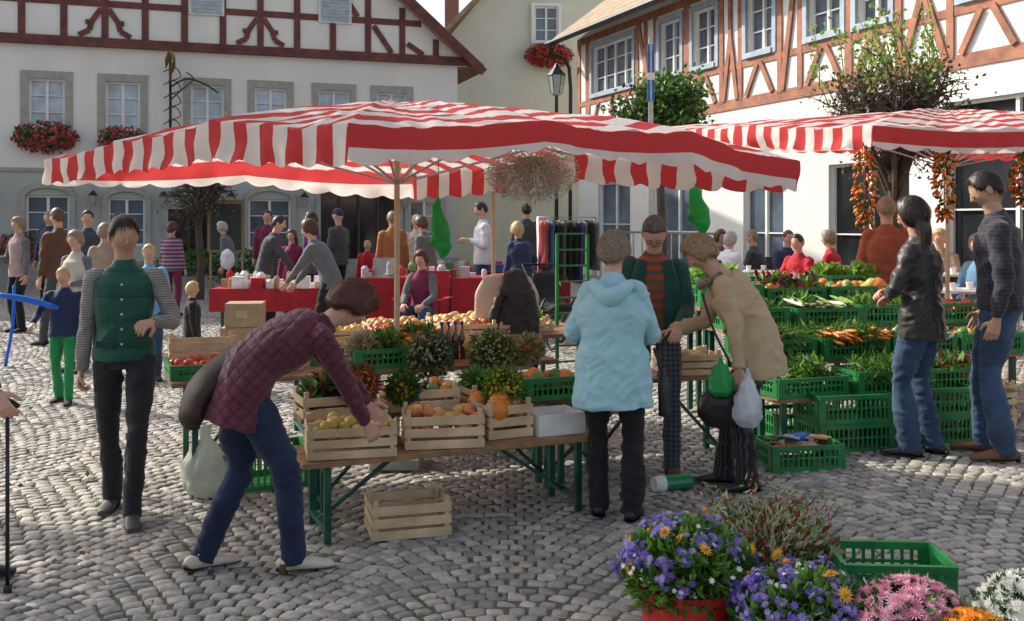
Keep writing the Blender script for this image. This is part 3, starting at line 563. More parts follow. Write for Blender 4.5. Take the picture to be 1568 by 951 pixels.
onb(at(O1,.1,.5),.0,-.04,.56,'chard',wood_crate,.42,.28,.13); onb(at(O1,.1,.5),.5,-.04,.56,'mix',wood_crate,.42,.28,.13); onb(at(O1,.1,.5),1.0,-.04,.56,'greens',wood_crate,.3,.26,.1); onb(at(O1,.1,.5),1.35,-.04,.56,'squash',plastic_crate,.36,.26,.14)
onb(O2,.0,.08,.70,'tomato',plastic_crate,.34,.42,.09); onb(O2,.02,.42,.70,None,wood_crate,.42,.3,.2,-4); onb(O2,.42,.2,.70,'tomato',wood_crate,.4,.3,.1)
onb(O2,1.12,.05,.70,'greens',plastic_crate,.36,.3,.13); onb(O2,1.5,.08,.70,'pumpkin',plastic_crate,.3,.3,.13); onb(O2,.9,.35,.70,'mix',plastic_crate,.4,.28,.12)
onb(O2,1.9,.3,.70,'squash',wood_crate,.34,.28,.1); onb(O2,1.45,.38,.70,'carrots',plastic_crate,.36,.24,.14)
def bottles():
    x,y=at(O2,2.1,.12); E=empty('jars_and_bottles',(x,y,.70),A0); b=B(); J=M('jar_dark',(.10,.03,.015),rough=.1,spec=.8); LB=M('lid_blue',(.03,.08,.4)); LR=M('lid_red',(.4,.03,.03)); LBL=M('label',(.7,.66,.55))
    for i in range(5):
        for j in range(3):
            X,Y=i*.075,j*.075; b.tube([(X,Y,0),(X,Y,.09)],.03,J,10); b.tube([(X,Y,.025),(X,Y,.07)],.0312,LBL,10); b.tube([(X,Y,.09),(X,Y,.107)],.031,LR if j==0 else LB,10)
    for i in range(4): X=-.15-i*.05; b.tube([(X,.2,0),(X,.2,.14),(X,.2,.19),(X,.2,.24)],[.028,.028,.011,.011],J,8); b.tube([(X,.2,.24),(X,.2,.26)],.013,LB,8)
    b.build('glass_jars',E,True)
bottles()
def bouquet(x,y,z,r,mats,fl=None,name='heather_wreath'):
    E=empty(name,(x,y,z)); P,d=inball(1500,(0,0,r*.85),(r,r*.8,r)); leaves('sprigs',P,(.025,.06),mats,E,d,.2,.5)
    if fl: P,d=inball(500,(0,0,r*.85),(r*1.02,r*.82,r*1.02),.8); blossoms('heads',P,d,(.008,.014),fl,E,5,1)
HEA=M('heather',(.35,.14,.2),trans=.2,var=.3); DRY=M('dried_flower',(.5,.45,.37),var=.2,trans=.2); BY=M('bl_yellow',(.7,.5,.05)); BO=M('bl_orange',(.8,.25,.02))
bouquet(-.52,6.3,.68,.145,[GL1,GL3],[HEA,DRY]); bouquet(-.13,6.45,.68,.145,[GL1,GL3,GL2],[HEA,DRY,BY])
bouquet(-.97,6.5,.72,.11,[DRY,M('wheat',(.5,.36,.15),var=.2)],None,'dried_bunch'); bouquet(-.05,5.75,.6,.11,[GL2,GL1],[BY],'herb_pot'); bouquet(-.85,5.55,.66,.1,[GL1,CHR],[BO],'flower_pot')
bouquet(-.62,5.66,.64,.08,[GL1,GL3],[HEA,BY],'flower_pot'); bouquet(.12,6.75,.72,.09,[GL2,DRY],[BO],'herb_pot')
def gourds():
    x,y=at(O2,1.25,.4); E=empty('ornamental_gourds',(x,y,.83),A0); b=B()
    for i in range(9):
        X,Y=random.uniform(0,.5),random.uniform(0,.12); a=random.uniform(0,6.28); m=random.choice([APY,PUM,GRN,POT]); d=V((math.cos(a),math.sin(a),.25)); p=V((X,Y,.03)); v,f=tube([p-d*.045,p-d*.03,p,p+d*.05,p+d*.085,p+d*.1],[.008,.03,.038,.02,.014,.005],12,4); b.add(v,f,m)
    b.build('gourds',E,True)
gourds()
for i,(u,v,k) in enumerate(((.1,.05,'yellow'),(.62,.02,'tomato'),(1.12,.04,'apple'),(1.6,.03,'potato'),(.15,.5,'mix'),(.7,.5,'apple'),(1.25,.48,'yellow'),(1.78,.45,'lettuce'))): onb(O3,u,v,.78,k,wood_crate,.46,.36,.07 if i%2 else .09,-4)
A1=14
def produce():
    E0=empty('produce_stand',(1.85,6.95,.05),A1); b=B()
    for (v,z,L) in ((0,.36,2.0),(.42,.56,2.4),(.84,.76,2.4),(1.26,.9,1.8)):
        b.box(0,L,v,v+.4,z-.03,z,WOODD)
        for s in (.05,L/2,L-.09): b.box(s,s+.04,v+.02,v+.06,0,z-.03,GMET); b.box(s,s+.04,v+.34,v+.38,0,z-.03,GMET)
    b.build('tiered_shelves',E0)
    rows=[(0,.36,['greens','herbs','beet']),(.42,.56,['herbs','carrots','radish','squash']),(.84,.76,['radish','leeks','greens','tomato']),(1.26,.9,['lettuce','beet','squash'])]
    for v,z,ks in rows:
        for i,k in enumerate(ks):
            E=plastic_crate(i*.61+random.uniform(-.02,.02),v+random.uniform(-.05,.03),z,random.uniform(-4,4),.58,.38,.14+random.uniform(0,.04),E0); fill(E,k,.58,.38,.16)
    for i,k in enumerate(('lettuce','tomato','lettuce')): E=plastic_crate(.2+i*.61,1.7,1.0,random.uniform(-4,4),.58,.38,.12,E0); fill(E,k,.58,.38,.12)
    b=B(); 
    for s in (.2,1.9): b.box(s,s+.04,1.75,1.79,0,1.0,GMET)
    b.build('rear_supports',E0)
produce()
E=plastic_crate(1.68,6.42,gz(1.7,6.4),8,.5,.34,.17); fill(E,'packets',.5,.34,.17)
for (x,y,z,r) in ((2.12,6.85,0,12),(2.12,6.87,.2,12),(1.95,7.3,0,12),(2.75,7.0,0,12),(2.75,7.0,.2,10)): plastic_crate(x,y,z+gz(x,y),r,.58,.38,.2)
E=wood_crate(3.15,7.35,gz(3.1,7.3),5,.3,.4,.18); fill(E,'pumpkin',.3,.4,.18); E=wood_crate(3.15,7.35,gz(3.1,7.3)+.2,5,.3,.4,.16); fill(E,'yellow',.3,.4,.16); E=wood_crate(3.47,7.4,gz(3.1,7.3),5,.3,.4,.18); fill(E,'apple',.3,.4,.18); E=wood_crate(3.47,7.4,gz(3.1,7.3)+.2,5,.3,.4,.16); fill(E,'mix',.3,.4,.16)
E=wood_crate(1.05,6.75,.6,10,.4,.3,.15); fill(E,'potato',.4,.3,.15); trestle('beer_bench',.5,6.5,20,1.25,.4,.6)
onb((.25,6.25),.0,.0,.45,'squash',plastic_crate,.4,.3,.2,-4); trestle('display_bench',.2,6.2,20,.6,.35,.45)
E=empty('thermos_flask',(.93,6.1,.05),20); b=B(); b.tube([(0,0,0),(.17,0,0),(.2,0,0)],[.05,.05,.03],M('thermos_green',(.02,.2,.08),rough=.3),14); b.tube([(-.07,0,0),(-.001,0,0)],[.045,.052],WHITEC,14); b.build('flask',E)
def cbox(x,y,z,rz,a,bb,h):
    E=empty('cardboard_box',(x,y,z),rz); b=B(); b.box(0,a,0,bb,0,h,CARD); b.box(-.002,a+.002,bb/2-.03,bb/2+.03,h,h+.002,M('tape',(.5,.4,.25))); b.box(a*.3,a*.6,-.004,0,h*.4,h*.7,M('tape',(.5,.4,.25))); b.build('box',E,bevel=.004)
cbox(-3.05,10.4,0.04,5,.42,.4,.5); cbox(-2.6,10.45,.04,-4,.42,.4,.45); cbox(-3.0,10.4,.545,8,.38,.36,.25)
RED=M('red_cloth',(.42,.03,.04),rough=.8,bump=.2,spec=.2)
trestle('red_table',-3.7,12.2,3,1.6,.7,.75,.08,RED); trestle('red_table',-2.05,13.3,0,1.9,.8,.8,.1,RED); trestle('red_table',-2.1,15.5,0,3.0,.8,.75,.13,RED)
def clutter(name,x,y,z,L,n,cols):
    E=empty(name,(x,y,z)); b=B()
    for _ in range(n):
        X,Y=random.uniform(0,L),random.uniform(.05,.6); h=random.uniform(.06,.22); r=random.uniform(.025,.06)
        if random.random()<.5: b.tube([(X,Y,0),(X,Y,h*.8),(X,Y,h)],[r,r,r*.5],random.choice(cols),8)
        else: b.box(X-r,X+r*1.5,Y-r,Y+r,0,h*.7,random.choice(cols))
    b.build('goods',E)
cl=[WHITEC,WHITEC,M('pk1',(.05,.15,.5)),M('pk2',(.5,.05,.05)),M('sil',(.5,.5,.5)),CARD,M('pk4',(.1,.3,.1)),M('sil',(.5,.5,.5))]
clutter('crockery_display',-3.65,12.25,.83,1.5,60,[WHITEC,WHITEC,FRW,CARD,RED]); clutter('flea_market_goods',-2.0,13.35,.9,1.8,34,cl); clutter('flea_market_goods',-2.0,15.55,.88,2.8,60,cl)
E=empty('laptop',(-1.9,13.35,.9),0); b=B(); b.box(0,.36,0,.25,0,.02,STEEL); b.box(0,.36,.25,.262,.02,.26,STEEL); b.build('body',E)
def camp_chair(name,x,y,rz,m,z):
    E=empty(name,(x,y,z),rz); b=B(); b.quad((-.27,-.25,.42),(.27,-.25,.42),(.27,.25,.38),(-.27,.25,.38),m); b.quad((-.27,.25,.38),(.27,.25,.38),(.26,.36,.95),(-.26,.36,.95),m)
    for a in (-.28,.28):
        b.bar((a,-.27,0),(a,.27,.4),.02,.02,DARKM);b.bar((a,.27,0),(a,-.27,.44),.02,.02,DARKM);b.bar((a,.25,.38),(a,.37,.96),.02,.02,DARKM);b.bar((a,-.27,.42),(a,-.27,.62),.02,.02,DARKM);b.box(a-.04,a+.04,-.3,.3,.62,.635,m)
    b.build('frame_and_seat',E)
camp_chair('camping_chair',-1.1,12.3,-10,RED,.08)
def rack():
    E=empty('clothes_rack',(.38,14.6,.12),28); b=B(); b.tube([(0,0,0),(0,0,1.6),(1.0,0,1.6),(1.0,0,0)],.015,STEEL,6)
    cols=[BLACK,M('greyc',(.15,.15,.16)),M('navy',(.02,.03,.08)),M('olive_c',(.08,.08,.05)),BLACK,M('bluec',(.05,.1,.2)),M('redc',(.3,.03,.03))]
    for i in range(10):
        x=.08+i*.095; h=random.uniform(.55,1.0); m=random.choice(cols); w_=random.uniform(.17,.23)
        pts=[V((x,0,1.56)),V((x,0,1.5)),V((x+.01,random.uniform(-.03,.03),1.3)),V((x+random.uniform(-.02,.02),0,1.5-h))]
        v,f=tube(pts,[(.02,.03),(.035,w_),(.045,w_*.85),(.05,w_)],14,4,lat=(1,0,0)); b.add([q+V((.02*noise.noise(q*8),.02*noise.noise(q*9+V((3,0,0))),0)) for q in v],f,m)
    b.build('rail_with_garments',E,True)
rack()
def easel():
    E=empty('wire_display_stand',(.38,8.4,0),20); b=B()
    for x in (0,.28): b.bar((x,0,0),(x,0,1.55),.025,.025,GPL)
    for z in np.arange(.2,1.56,.135): b.bar((0,0,z),(.28,0,z),.015,.015,GPL)
    b.build('grid',E)
    E=empty('stroller',(.55,12.5,.1),30); b=B()
    for (x,y) in ((-.25,-.3),(.25,-.3),(-.25,.3),(.25,.3)):
        P=[(x,y+.13*math.cos(a),.13+.13*math.sin(a)) for a in np.linspace(0,6.28,13)]; b.tube(P,.018,BLACK,6)
    b.bar((-.22,-.3,.13),(-.22,.45,1.0),.02,.02,DARKM);b.bar((.22,-.3,.13),(.22,.45,1.0),.02,.02,DARKM);b.bar((-.22,.3,.13),(-.22,-.1,.6),.02,.02,DARKM);b.bar((.22,.3,.13),(.22,-.1,.6),.02,.02,DARKM);b.bar((-.22,.45,1.0),(.22,.45,1.0),.03,.03,BLACK)
    v,f=tube([(0,-.25,.5),(0,0,.45),(0,.2,.6),(0,.28,.9)],[(.2,.05),(.21,.08),(.2,.07),(.18,.04)],12,4,lat=(1,0,0)); b.add(v,f,BLACK); b.build('frame',E,True)
    E=empty('chalkboard_sign',(-5.6,19.5,gz(0,19.5)),0); b=B(); b.box(-.3,.3,-.03,0,.9,1.8,M('board',(.05,.05,.045))); b.box(-.36,.36,-.02,.02,.85,1.88,M('board_frame',(.3,.2,.1))); b.box(-.33,-.29,0,.04,0,.86,CARD); b.box(.29,.33,0,.04,0,.86,CARD); b.build('board',E)
easel()
def cafe(x,y,rz):
    z=gz(x,y); E=empty('cafe_chair',(x,y,z),rz); b=B(); m=M('wicker_dark',(.05,.045,.04),bump=.5,bscale=80)
    b.box(-.22,.22,-.22,.22,.42,.46,m); v,f=tube([(0,-.24,.46),(0,-.26,.7),(0,-.3,.88)],[(.22,.02),(.23,.02),(.2,.02)],12,3,lat=(1,0,0),e=4); b.add(v,f,m)
    for a in (-.2,.2):
        for c_ in (-.2,.2): b.tube([(a,c_,0),(a,c_,.43)],.014,STEEL,6)
        b.tube([(a,.2,.46),(a*1.15,.2,.64),(a*1.15,-.25,.66)],.014,m,6,3)
    b.build('chair',E)
def ctable(x,y):
    z=gz(x,y); E=empty('cafe_table',(x,y,z)); b=B(); b.tube([(0,0,.72),(0,0,.745)],.36,M('table_top',(.45,.43,.4)),24); b.tube([(0,0,0),(0,0,.03),(0,0,.72)],[.22,.03,.025],STEEL,12); b.build('table',E)
    b=B(); 
    for a,c_ in ((.1,.05),(-.15,-.1)): b.tube([(a,c_,.747),(a,c_,.82)],[.03,.04],WHITEC,10); b.tube([(a,c_,.746),(a,c_,.752)],.07,WHITEC,12)
    b.build('cups',E)
for p in ((4.3,11.6,150),(3.6,16.4,200),(6.2,13.6,100),(3.9,12.3,30)): cafe(*p)
for p in ((3.5,14.2),(4.4,12.5),(4.6,14.6),(4.75,10.5),(5.6,12.4)): ctable(*p)
def hanging():
    E=empty('dried_flower_bunch',(.12,6.0,1.95)); S=M('silver_dry',(.62,.58,.5),var=.25,trans=.2); S2=M('silver_dry_dark',(.4,.36,.28),var=.25)
    b=B(); 
    for _ in range(420):
        d=V((random.gauss(0,1),random.gauss(0,1),random.gauss(-.25,.8))).normalized(); e=V((d.x*.26,d.y*.22,d.z*.17)); k=random.uniform(.75,1.05); b.tube([(0,0,.1),V((e.x*.5,e.y*.5,e.z*.4+.03)),e*k],[.002,.002,.0015],random.choice([S,S2]),3)
    b.tube([(0,0,.1),(0,0,.3)],.004,DARKM,4); b.build('stems',E)
    d=norm(rng.normal(size=(3200,3))*[1,1,.85]+[0,0,-.15]); P=d*[.27,.23,.18]*rng.uniform(.65,1.05,(3200,1)); leaves('florets',P,(.012,.03),[S,S,S2],E,d,0,.7)
    for x,y,z,h in ((-.55,7.45,1.44,.4),(1.27,6.85,1.62,.31)):
        E=empty('green_carrier_bag',(x,y,z)); v,f=tube([(-.01,0,0),(.01,0,.02),(.015,0,h*.3),(-.01,.01,h*.75),(0,0,h)],[(.06,.01),(.085,.025),(.075,.035),(.04,.02),(.008,.008)],18,6,lat=(1,0,0)); vv=[q+V((noise.noise(q*20)*.012,noise.noise(q*22)*.02,0)) for q in v]; mesh('bag',vv,f,[M('green_poly',(.04,.5,.13),rough=.3,trans=.45,bump=.6,bscale=15)],None,E)
        b=B(); b.tube([(0,0,h-.02),(0,0,2.2-z)],.003,DARKM,4); b.build('cord',E)
    for x,y,z0,z1 in ((2.64,7.45,1.62,2.2),(3.3,7.6,1.68,2.25),(3.98,7.75,1.78,2.2)):
        E=empty('chili_bunch',(x,y,0)); n=150; t=rng.uniform(0,1,n); a=rng.uniform(0,6.28,n); rr=.065*np.sin(np.pi*np.clip(t,.12,.9))**.6*rng.uniform(.7,1.15,n)
        P=np.column_stack([rr*np.cos(a),rr*np.sin(a),z0+(z1-z0)*t]); dd=np.column_stack([np.cos(a),np.sin(a),-1.0+0*a])+rng.normal(size=(n,3))*.4; v,f=ball((0,1,0),1,6,6)
        s=rng.uniform(.7,1.2,n); inst('chillies',v,f,frames(dd,rng.normal(size=(n,3)),np.column_stack([s*.010,s*.026,s*.010])),P,[M('chili_red',(.5,.03,.01),rough=.25),M('chili_orange',(.75,.2,.015),rough=.25),M('chili_orange',(.75,.2,.015))],rng.integers(0,3,n),E,True)
        leaves('chili_leaves',P[:90]*[1.1,1.1,1],(.04,.08),[GL1,GL3],E); b=B(); b.tube([(0,0,z0+.05),(0,0,z1+.1)],.006,WOODD,5); b.build('cord',E)
hanging()

# ------------------------------------------------------------ foreground flowers
def pot(x,y,r,h,m,name): 
    E=empty(name,(x,y,0)); v,f=tube([(0,0,0),(0,0,h-.03),(0,0,h-.029),(0,0,h)],[r*.75,r*.97,r*1.05,r*1.05],28); mesh('pot',v,f,[m],None,E,False); return E
VI=M('violet_petal',(.24,.15,.58),trans=.3,var=.25,scale=30); VI2=M('lilac_petal',(.42,.34,.7),trans=.3,var=.2); YE=M('yellow_petal',(.85,.48,.04),trans=.25,var=.2); WH=M('white_petal',(.85,.85,.8),trans=.3,var=.05); PK=M('pink_petal',(.68,.26,.40),trans=.3,var=.25,scale=30); PK2=M('pale_pink_petal',(.78,.46,.55),trans=.3,var=.2); ORG=M('orange_petal',(.8,.25,.02),trans=.25,var=.25)
def clusters(n,k,c,r,spread,zmin=-.1):
    C,d=inball(n*3,c,r,.85); ok=d[:,2]>zmin; C=C[ok][:n]; d=d[ok][:n]; P=np.repeat(C,k,0)+rng.normal(size=(len(C)*k,3))*spread; return P,np.repeat(d,k,0)
def bed():
    TER=M('red_planter',(.45,.02,.02),rough=.35); BP=M('black_pot',(.02,.02,.02)); LC=M('leaf_cream',(.45,.48,.3),trans=.3); LR=M('leaf_redtip',(.28,.06,.05),trans=.25)
    for nm,x,y,h,r,nc in (('red_flower_planter',.635,3.62,.345,.18,52),('flower_pot_group',1.0,3.42,.22,.2,62)):
        E=pot(x,y,r,h,TER if 'red' in nm else BP,nm); c=(0,0,h+.04 if 'red' in nm else h+.06); R=(.23,.2,.16)
        P,d=inball(3800,c,R,.2); leaves('foliage',P,(.03,.065),[GL1,GL2,GL1,GL2],E,d,.5,.8)
        P,d=clusters(nc,10,c,(.25,.22,.18),.016); blossoms('violet_flowers',P,d,(.013,.020),[VI,VI2],E,8,2)
        P,d=clusters(12,1,c,(.25,.22,.195),.02); blossoms('yellow_flowers',P,d,(.026,.036),[YE],E,12,2,center=M('fl_center',(.5,.22,.02)))
        P,d=clusters(26,4,c,(.25,.22,.18),.025); blossoms('white_flowers',P,d,(.008,.013),[WH],E,6,1)
    E=pot(1.05,4.05,.17,.2,BP,'variegated_shrub'); P,d=inball(2600,(0,0,.30),(.28,.22,.17),.1); leaves('foliage',P,(.03,.07),[GL1,LC,LC,LR],E,d,.7,.5)
    b=B(); S=[]
    for _ in range(90):
        a=random.uniform(0,6.28); q=random.uniform(.1,.28); e=V((q*math.cos(a),q*.8*math.sin(a),random.uniform(.36,.52))); b.tube([(0,0,.18),(q*.6*math.cos(a),q*.6*math.sin(a),.34),e],[.003,.002,.0015],M('stem_red',(.15,.06,.04)),4,2)
        for _ in range(9): S.append(tuple(e+V([random.gauss(0,.025) for _ in range(3)])))
    b.build('stems',E); leaves('tip_leaves',np.array(S),(.02,.045),[LR,LC,GL2],E,None,.6,.5)
    for nm,x,y,r,ms in (('pink_chrysanthemum',1.31,3.27,(.19,.17,.14),[PK,PK2]),('white_chrysanthemum',1.73,3.33,(.17,.16,.14),[WH]),('orange_chrysanthemum',1.44,3.12,(.15,.12,.12),[ORG,YE])):
        h=.27 if 'orange' not in nm else .24; E=pot(x,y,.12,h,BP,nm); P,d=inball(1500,(0,0,h+.05),r,.3); leaves('foliage',P,(.03,.05),[GL1,GL3],E,d,.2); P,d=inball(1700,(0,0,h+.06),r,.96); ok=d[:,2]>-.25; blossoms('flower_heads',P[ok][:560],d[ok][:560],(.017,.027),ms,E,11,3)
    plastic_crate(1.25,3.75,.19,-4,.42,.3,.17); plastic_crate(1.25,3.75,.0,-4,.42,.3,.17)
bed()

# ------------------------------------------------------------ people
def fnoise(p,fs,off):
    w=noise.noise(V((p[0]*3+off,p[1]*3,p[2]*3)))*1.3; x=p[0]*fs[0]*.7; y=p[1]*fs[1]*.7; z=p[2]*fs[2]*.75
    a=noise.noise(V((x+off+w,y+w,z+x*.5-w))); b=noise.noise(V((x*1.9-w,y*1.9+off,z*1.7-x*.8+w*2))); c_=noise.noise(V((p[0]*4,p[1]*4+off,p[2]*3)))
    return (1-3.0*abs(a))*.55*(.5+abs(c_)*1.6)+(1-3*abs(b))*.3+c_*.9-.25
def remesh(name,parts,mats,voxel,parent,fold=0,fs=(9,9,12),smooth=2):
    vs=[];fc=[]
    for v,f in parts:
        o=len(vs); vs+=[tuple(q) for q in v]; fc+=[tuple(i+o for i in g) for g in f]
    me=D.meshes.new('t'); me.from_pydata(vs,[],fc); o=D.objects.new('t',me); scene.collection.objects.link(o)
    m=o.modifiers.new('r','REMESH'); m.mode='VOXEL'; m.voxel_size=voxel
    s=o.modifiers.new('s','SMOOTH'); s.iterations=smooth; s.factor=.5
    dg=bpy.context.evaluated_depsgraph_get(); me2=D.meshes.new_from_object(o.evaluated_get(dg)); D.objects.remove(o); D.meshes.remove(me)
    if fold:
        n=len(me2.vertices); co=np.zeros(n*3); no=np.zeros(n*3); me2.vertices.foreach_get('co',co); me2.vertices.foreach_get('normal',no); co=co.reshape(-1,3); no=no.reshape(-1,3)
        off=random.uniform(0,50); h=np.array([fnoise(p,fs,off) for p in co])
        co=co+no*(h*fold)[:,None]; me2.vertices.foreach_set('co',co.ravel())
    me2.materials.clear()
    for q in mats: me2.materials.append(q)
    me2.polygons.foreach_set('use_smooth',[True]*len(me2.polygons)); me2.update(); me2.name=name
    return link(D.objects.new(name,me2),parent)
def ik(a,b,l1,l2,pole):
    d=b-a; L=min(d.length,(l1+l2)*.998); u=d.normalized(); x=(l1*l1-l2*l2+L*L)/(2*L); h=math.sqrt(max(0,l1*l1-x*x)); p=pole-u*pole.dot(u); p.normalize(); return a+u*x+p*h, a+u*L
def hand(w,d,nrm,sd,curl,near,parent,skin,nm):
    d=d.normalized(); n=(nrm-d*nrm.dot(d)).normalized(); s=d.cross(n)*sd; parts=[]
    parts.append(tube([w-d*.05,w,w+d*.04,w+d*.088],[(.026,.021),(.026,.018),(.038,.015),(.04,.012)],10,2,lat=s,e=2.4))
    for i,(o,L) in enumerate(((.030,.066),(.0105,.076),(-.0095,.07),(-.029,.054))):
        p=w+d*.08+s*o; c=curl*(1+.12*i); P=[p-d*.02,p]; a=0
        for q in (.45,.32,.25):
            a+=c*.55; dd=d*math.cos(a)+n*math.sin(a)+s*o*.8; P.append(P[-1]+dd.normalized()*L*q)
        parts.append(tube(P,[.0088,.0092,.0085,.0078,.0062],7,2,lat=s))
    p=w+d*.02+s*.028; t=(d*.75+s*.8+n*.3).normalized(); t2=(d*.9+s*.25+n*.5*(.5+curl)).normalized(); parts.append(tube([p-s*.012,p+t*.035,p+t*.035+t2*.03,p+t*.035+t2*.055],[.013,.012,.0105,.0075],7,2))
    if near: remesh(nm,parts,[skin],.0042,parent,smooth=3)
    else:
        b=B()
        for v,f in parts: b.add(v,f,skin)
        b.build(nm,parent,True)
def smst(a,b,x): t=min(1,max(0,(x-a)/(b-a))); return t*t*(3-2*t)
def headshape(u,female=False):
    x,y,z=u; g=lambda a,s:math.exp(-(a/s)**2)
    X=x*.0755;Y=y*.096;Z=z*.118
    if z<0: X*=1-.30*(-z)**1.6; Y*=(1-.12*(-z)) if y>0 else (1-.35*(-z)**1.3)
    if z>0 : Y*= 1+.03*z
    if y>0:
        Y-=.006*g(x,.5)*g(z+.1,.7)
        Y+=.022*g(x,.13)*(smst(.22,-.13,z) if z>-.13 else smst(-.30,-.15,z)) 
        Y-=.0065*(g(abs(x)-.36,.16)*g(z-.03,.11)); Y+=.003*g(z-.22,.09)*g(x,.6)
        Y+=.006*g(x,.24)*(g(z+.43,.045)+g(z+.55,.05)); Y-=.004*g(x,.25)*g(z+.49,.02); Y+=.009*g(x,.3)*g(z+.85,.16)
        X+=math.copysign(.003,x)*g(z+.15,.2)*g(abs(x)-.7,.25)
    return V((X,Y,Z))
def head(parent,c,R,hair,hm,skin,near,cap=None):
    nu,nv=(64,52) if near else (28,22); E=D.objects.new('head',None); E.empty_display_size=.05; link(E,parent); T=R.to_4x4(); T.translation=c; E.matrix_local=T
    dirs=[]; 
    for i in range(nv+1):
        t=math.pi*i/nv
        for k in range(nu): a=2*math.pi*k/nu; dirs.append(V((math.sin(t)*math.sin(a),math.sin(t)*math.cos(a),math.cos(t))))
    vs=[headshape(u) for u in dirs]; fs=[];mi=[]
    for i in range(nv):
        for k in range(nu):
            f=(i*nu+k,(i+1)*nu+k,(i+1)*nu+(k+1)%nu,i*nu+(k+1)%nu); fs.append(f); m=sum((dirs[q] for q in f),V())/4
            if m.y>0 and abs(m.z+.48)<.065 and abs(m.x)<.24-abs(m.z+.48)*1.2: mi.append(1)
            elif m.y>0 and abs(m.z-.24+.22*(abs(m.x)-.36)**2)<.024 and .17<abs(m.x)<.55: mi.append(2)
            else: mi.append(0)
    mesh('face',vs,fs,[skin,LIP,hm if not cap else M('brow',(.05,.03,.02))],mi,E)
    b=B()
    for s in (-1,1):
        v,f=ball((s*.028,.0815,.005),.0118,10,8); b.add(v,f,EYEW); v,f=ball((s*.028,.0905,.004),.0045,8,6); b.add(v,f,IRIS)
        v,f=tube([(s*.074,-.005,.018),(s*.081,-.012,.012),(s*.079,-.008,-.02),(s*.071,0,-.03)],[(.007,.016),(.006,.022),(.006,.016),(.004,.008)],8,3,lat=(1,0,0)); b.add(v,f,skin)
        v,f=tube([(s*.012,.0865,.011),(s*.028,.0925,.0125),(s*.043,.083,.010)],[.0035,.0058,.0035],6,3); b.add(v,f,skin); v,f=tube([(s*.014,.0855,-.003),(s*.028,.0915,-.0065),(s*.042,.082,-.003)],[.0025,.0035,.0025],6,3); b.add(v,f,skin)
    b.build('eyes_and_ears',E,True)
    prm={'short_m':(.62,.05,-.55,.012),'short_f':(.5,-.35,-.75,.026),'bob':(.55,-.6,-.95,.03),'long':(.6,-.7,-1.1,.024),'cap':(.42,.2,-.1,.012),'bald':(2,-.1,-.5,.006),'puffy':(.45,-.3,-.7,.04)}[hair]
    zf,zs,zb,th=prm
    def zm(u):
        ph=math.atan2(abs(u.x),u.y)/math.pi
        if hair=='bald': return 2 if ph<.4 else -.5+ (.9-ph)*.9
        return zf+(zs-zf)*smst(.22,.42,ph) if ph<.5 else zs+(zb-zs)*smst(.5,.8,ph)
    hv=[];seed=random.uniform(0,40)
    for u in dirs:
        k=smst(-.03,.22,u.z-zm(u)); n=noise.noise(V((u.x*4+seed,u.y*4,u.z*2)))*.5+noise.noise(V((u.x*12+seed,u.y*12,u.z*4)))*.35
        p=headshape(u); s=u.copy(); hv.append(p+s*(k*th*(1+n*(.5 if hair!='cap' else .1))+.0012*k-.003*(1-k)))
    hf=[f for f in fs if max(dirs[q].z-zm(dirs[q]) for q in f)>-.02]
    mm=cap or hm; mesh('hat' if cap else 'hair',hv,hf,[mm],None,E)
    if near and not cap and hair!='bald':
        n=1500; VS=[];FS=[]
        for _ in range(n):
            u=V([random.gauss(0,1) for _ in range(3)]).normalized()
            if u.z<zm(u)+.02: continue
            cr_=V((0,-.2,.98)); d=(u-cr_); d=(d-u*d.dot(u)); d=(d.normalized() if d.length>.01 else V((1,0,0)))+V([random.gauss(0,.2) for _ in range(3)])
            pts=[]; q=u.copy(); L=random.uniform(.18,.45)
            for s in range(4):
                p=headshape(q); pts.append(p+q*(th*smst(-.03,.22,q.z-zm(q))*1.12+.002+s*.0014)); q=(q+d*L/3).normalized()
            sd=u.cross(d).normalized()*.0018; o=len(VS)
            for s,p in enumerate(pts): kk=1-s/3.3; VS+= [p-sd*kk,p+sd*kk]
            for s in range(3): FS.append((o+2*s,o+2*s+1,o+2*s+3,o+2*s+2))
        mesh('hair_strands',VS,FS,[hm],None,E,True)
    if hair=='long':
        v,f=tube([(0,-.05,.05),(0,-.09,-.08),(0,-.105,-.22),(0,-.115,-.34),(0,-.12,-.40)],[(.07,.05),(.088,.045),(.09,.035),(.075,.028),(.03,.01)],22,5,lat=(1,0,0)); vv=[p+V((0,0.012*noise.noise(V((p.x*60+seed,p.y*20,p.z*3))),0)) for p in v]; Ri=R.inverted(); vv=[Ri@(p+V((0,.015,-.01))) for p in vv]; mesh('long_hair',vv,f,[hm],None,E)
    return E
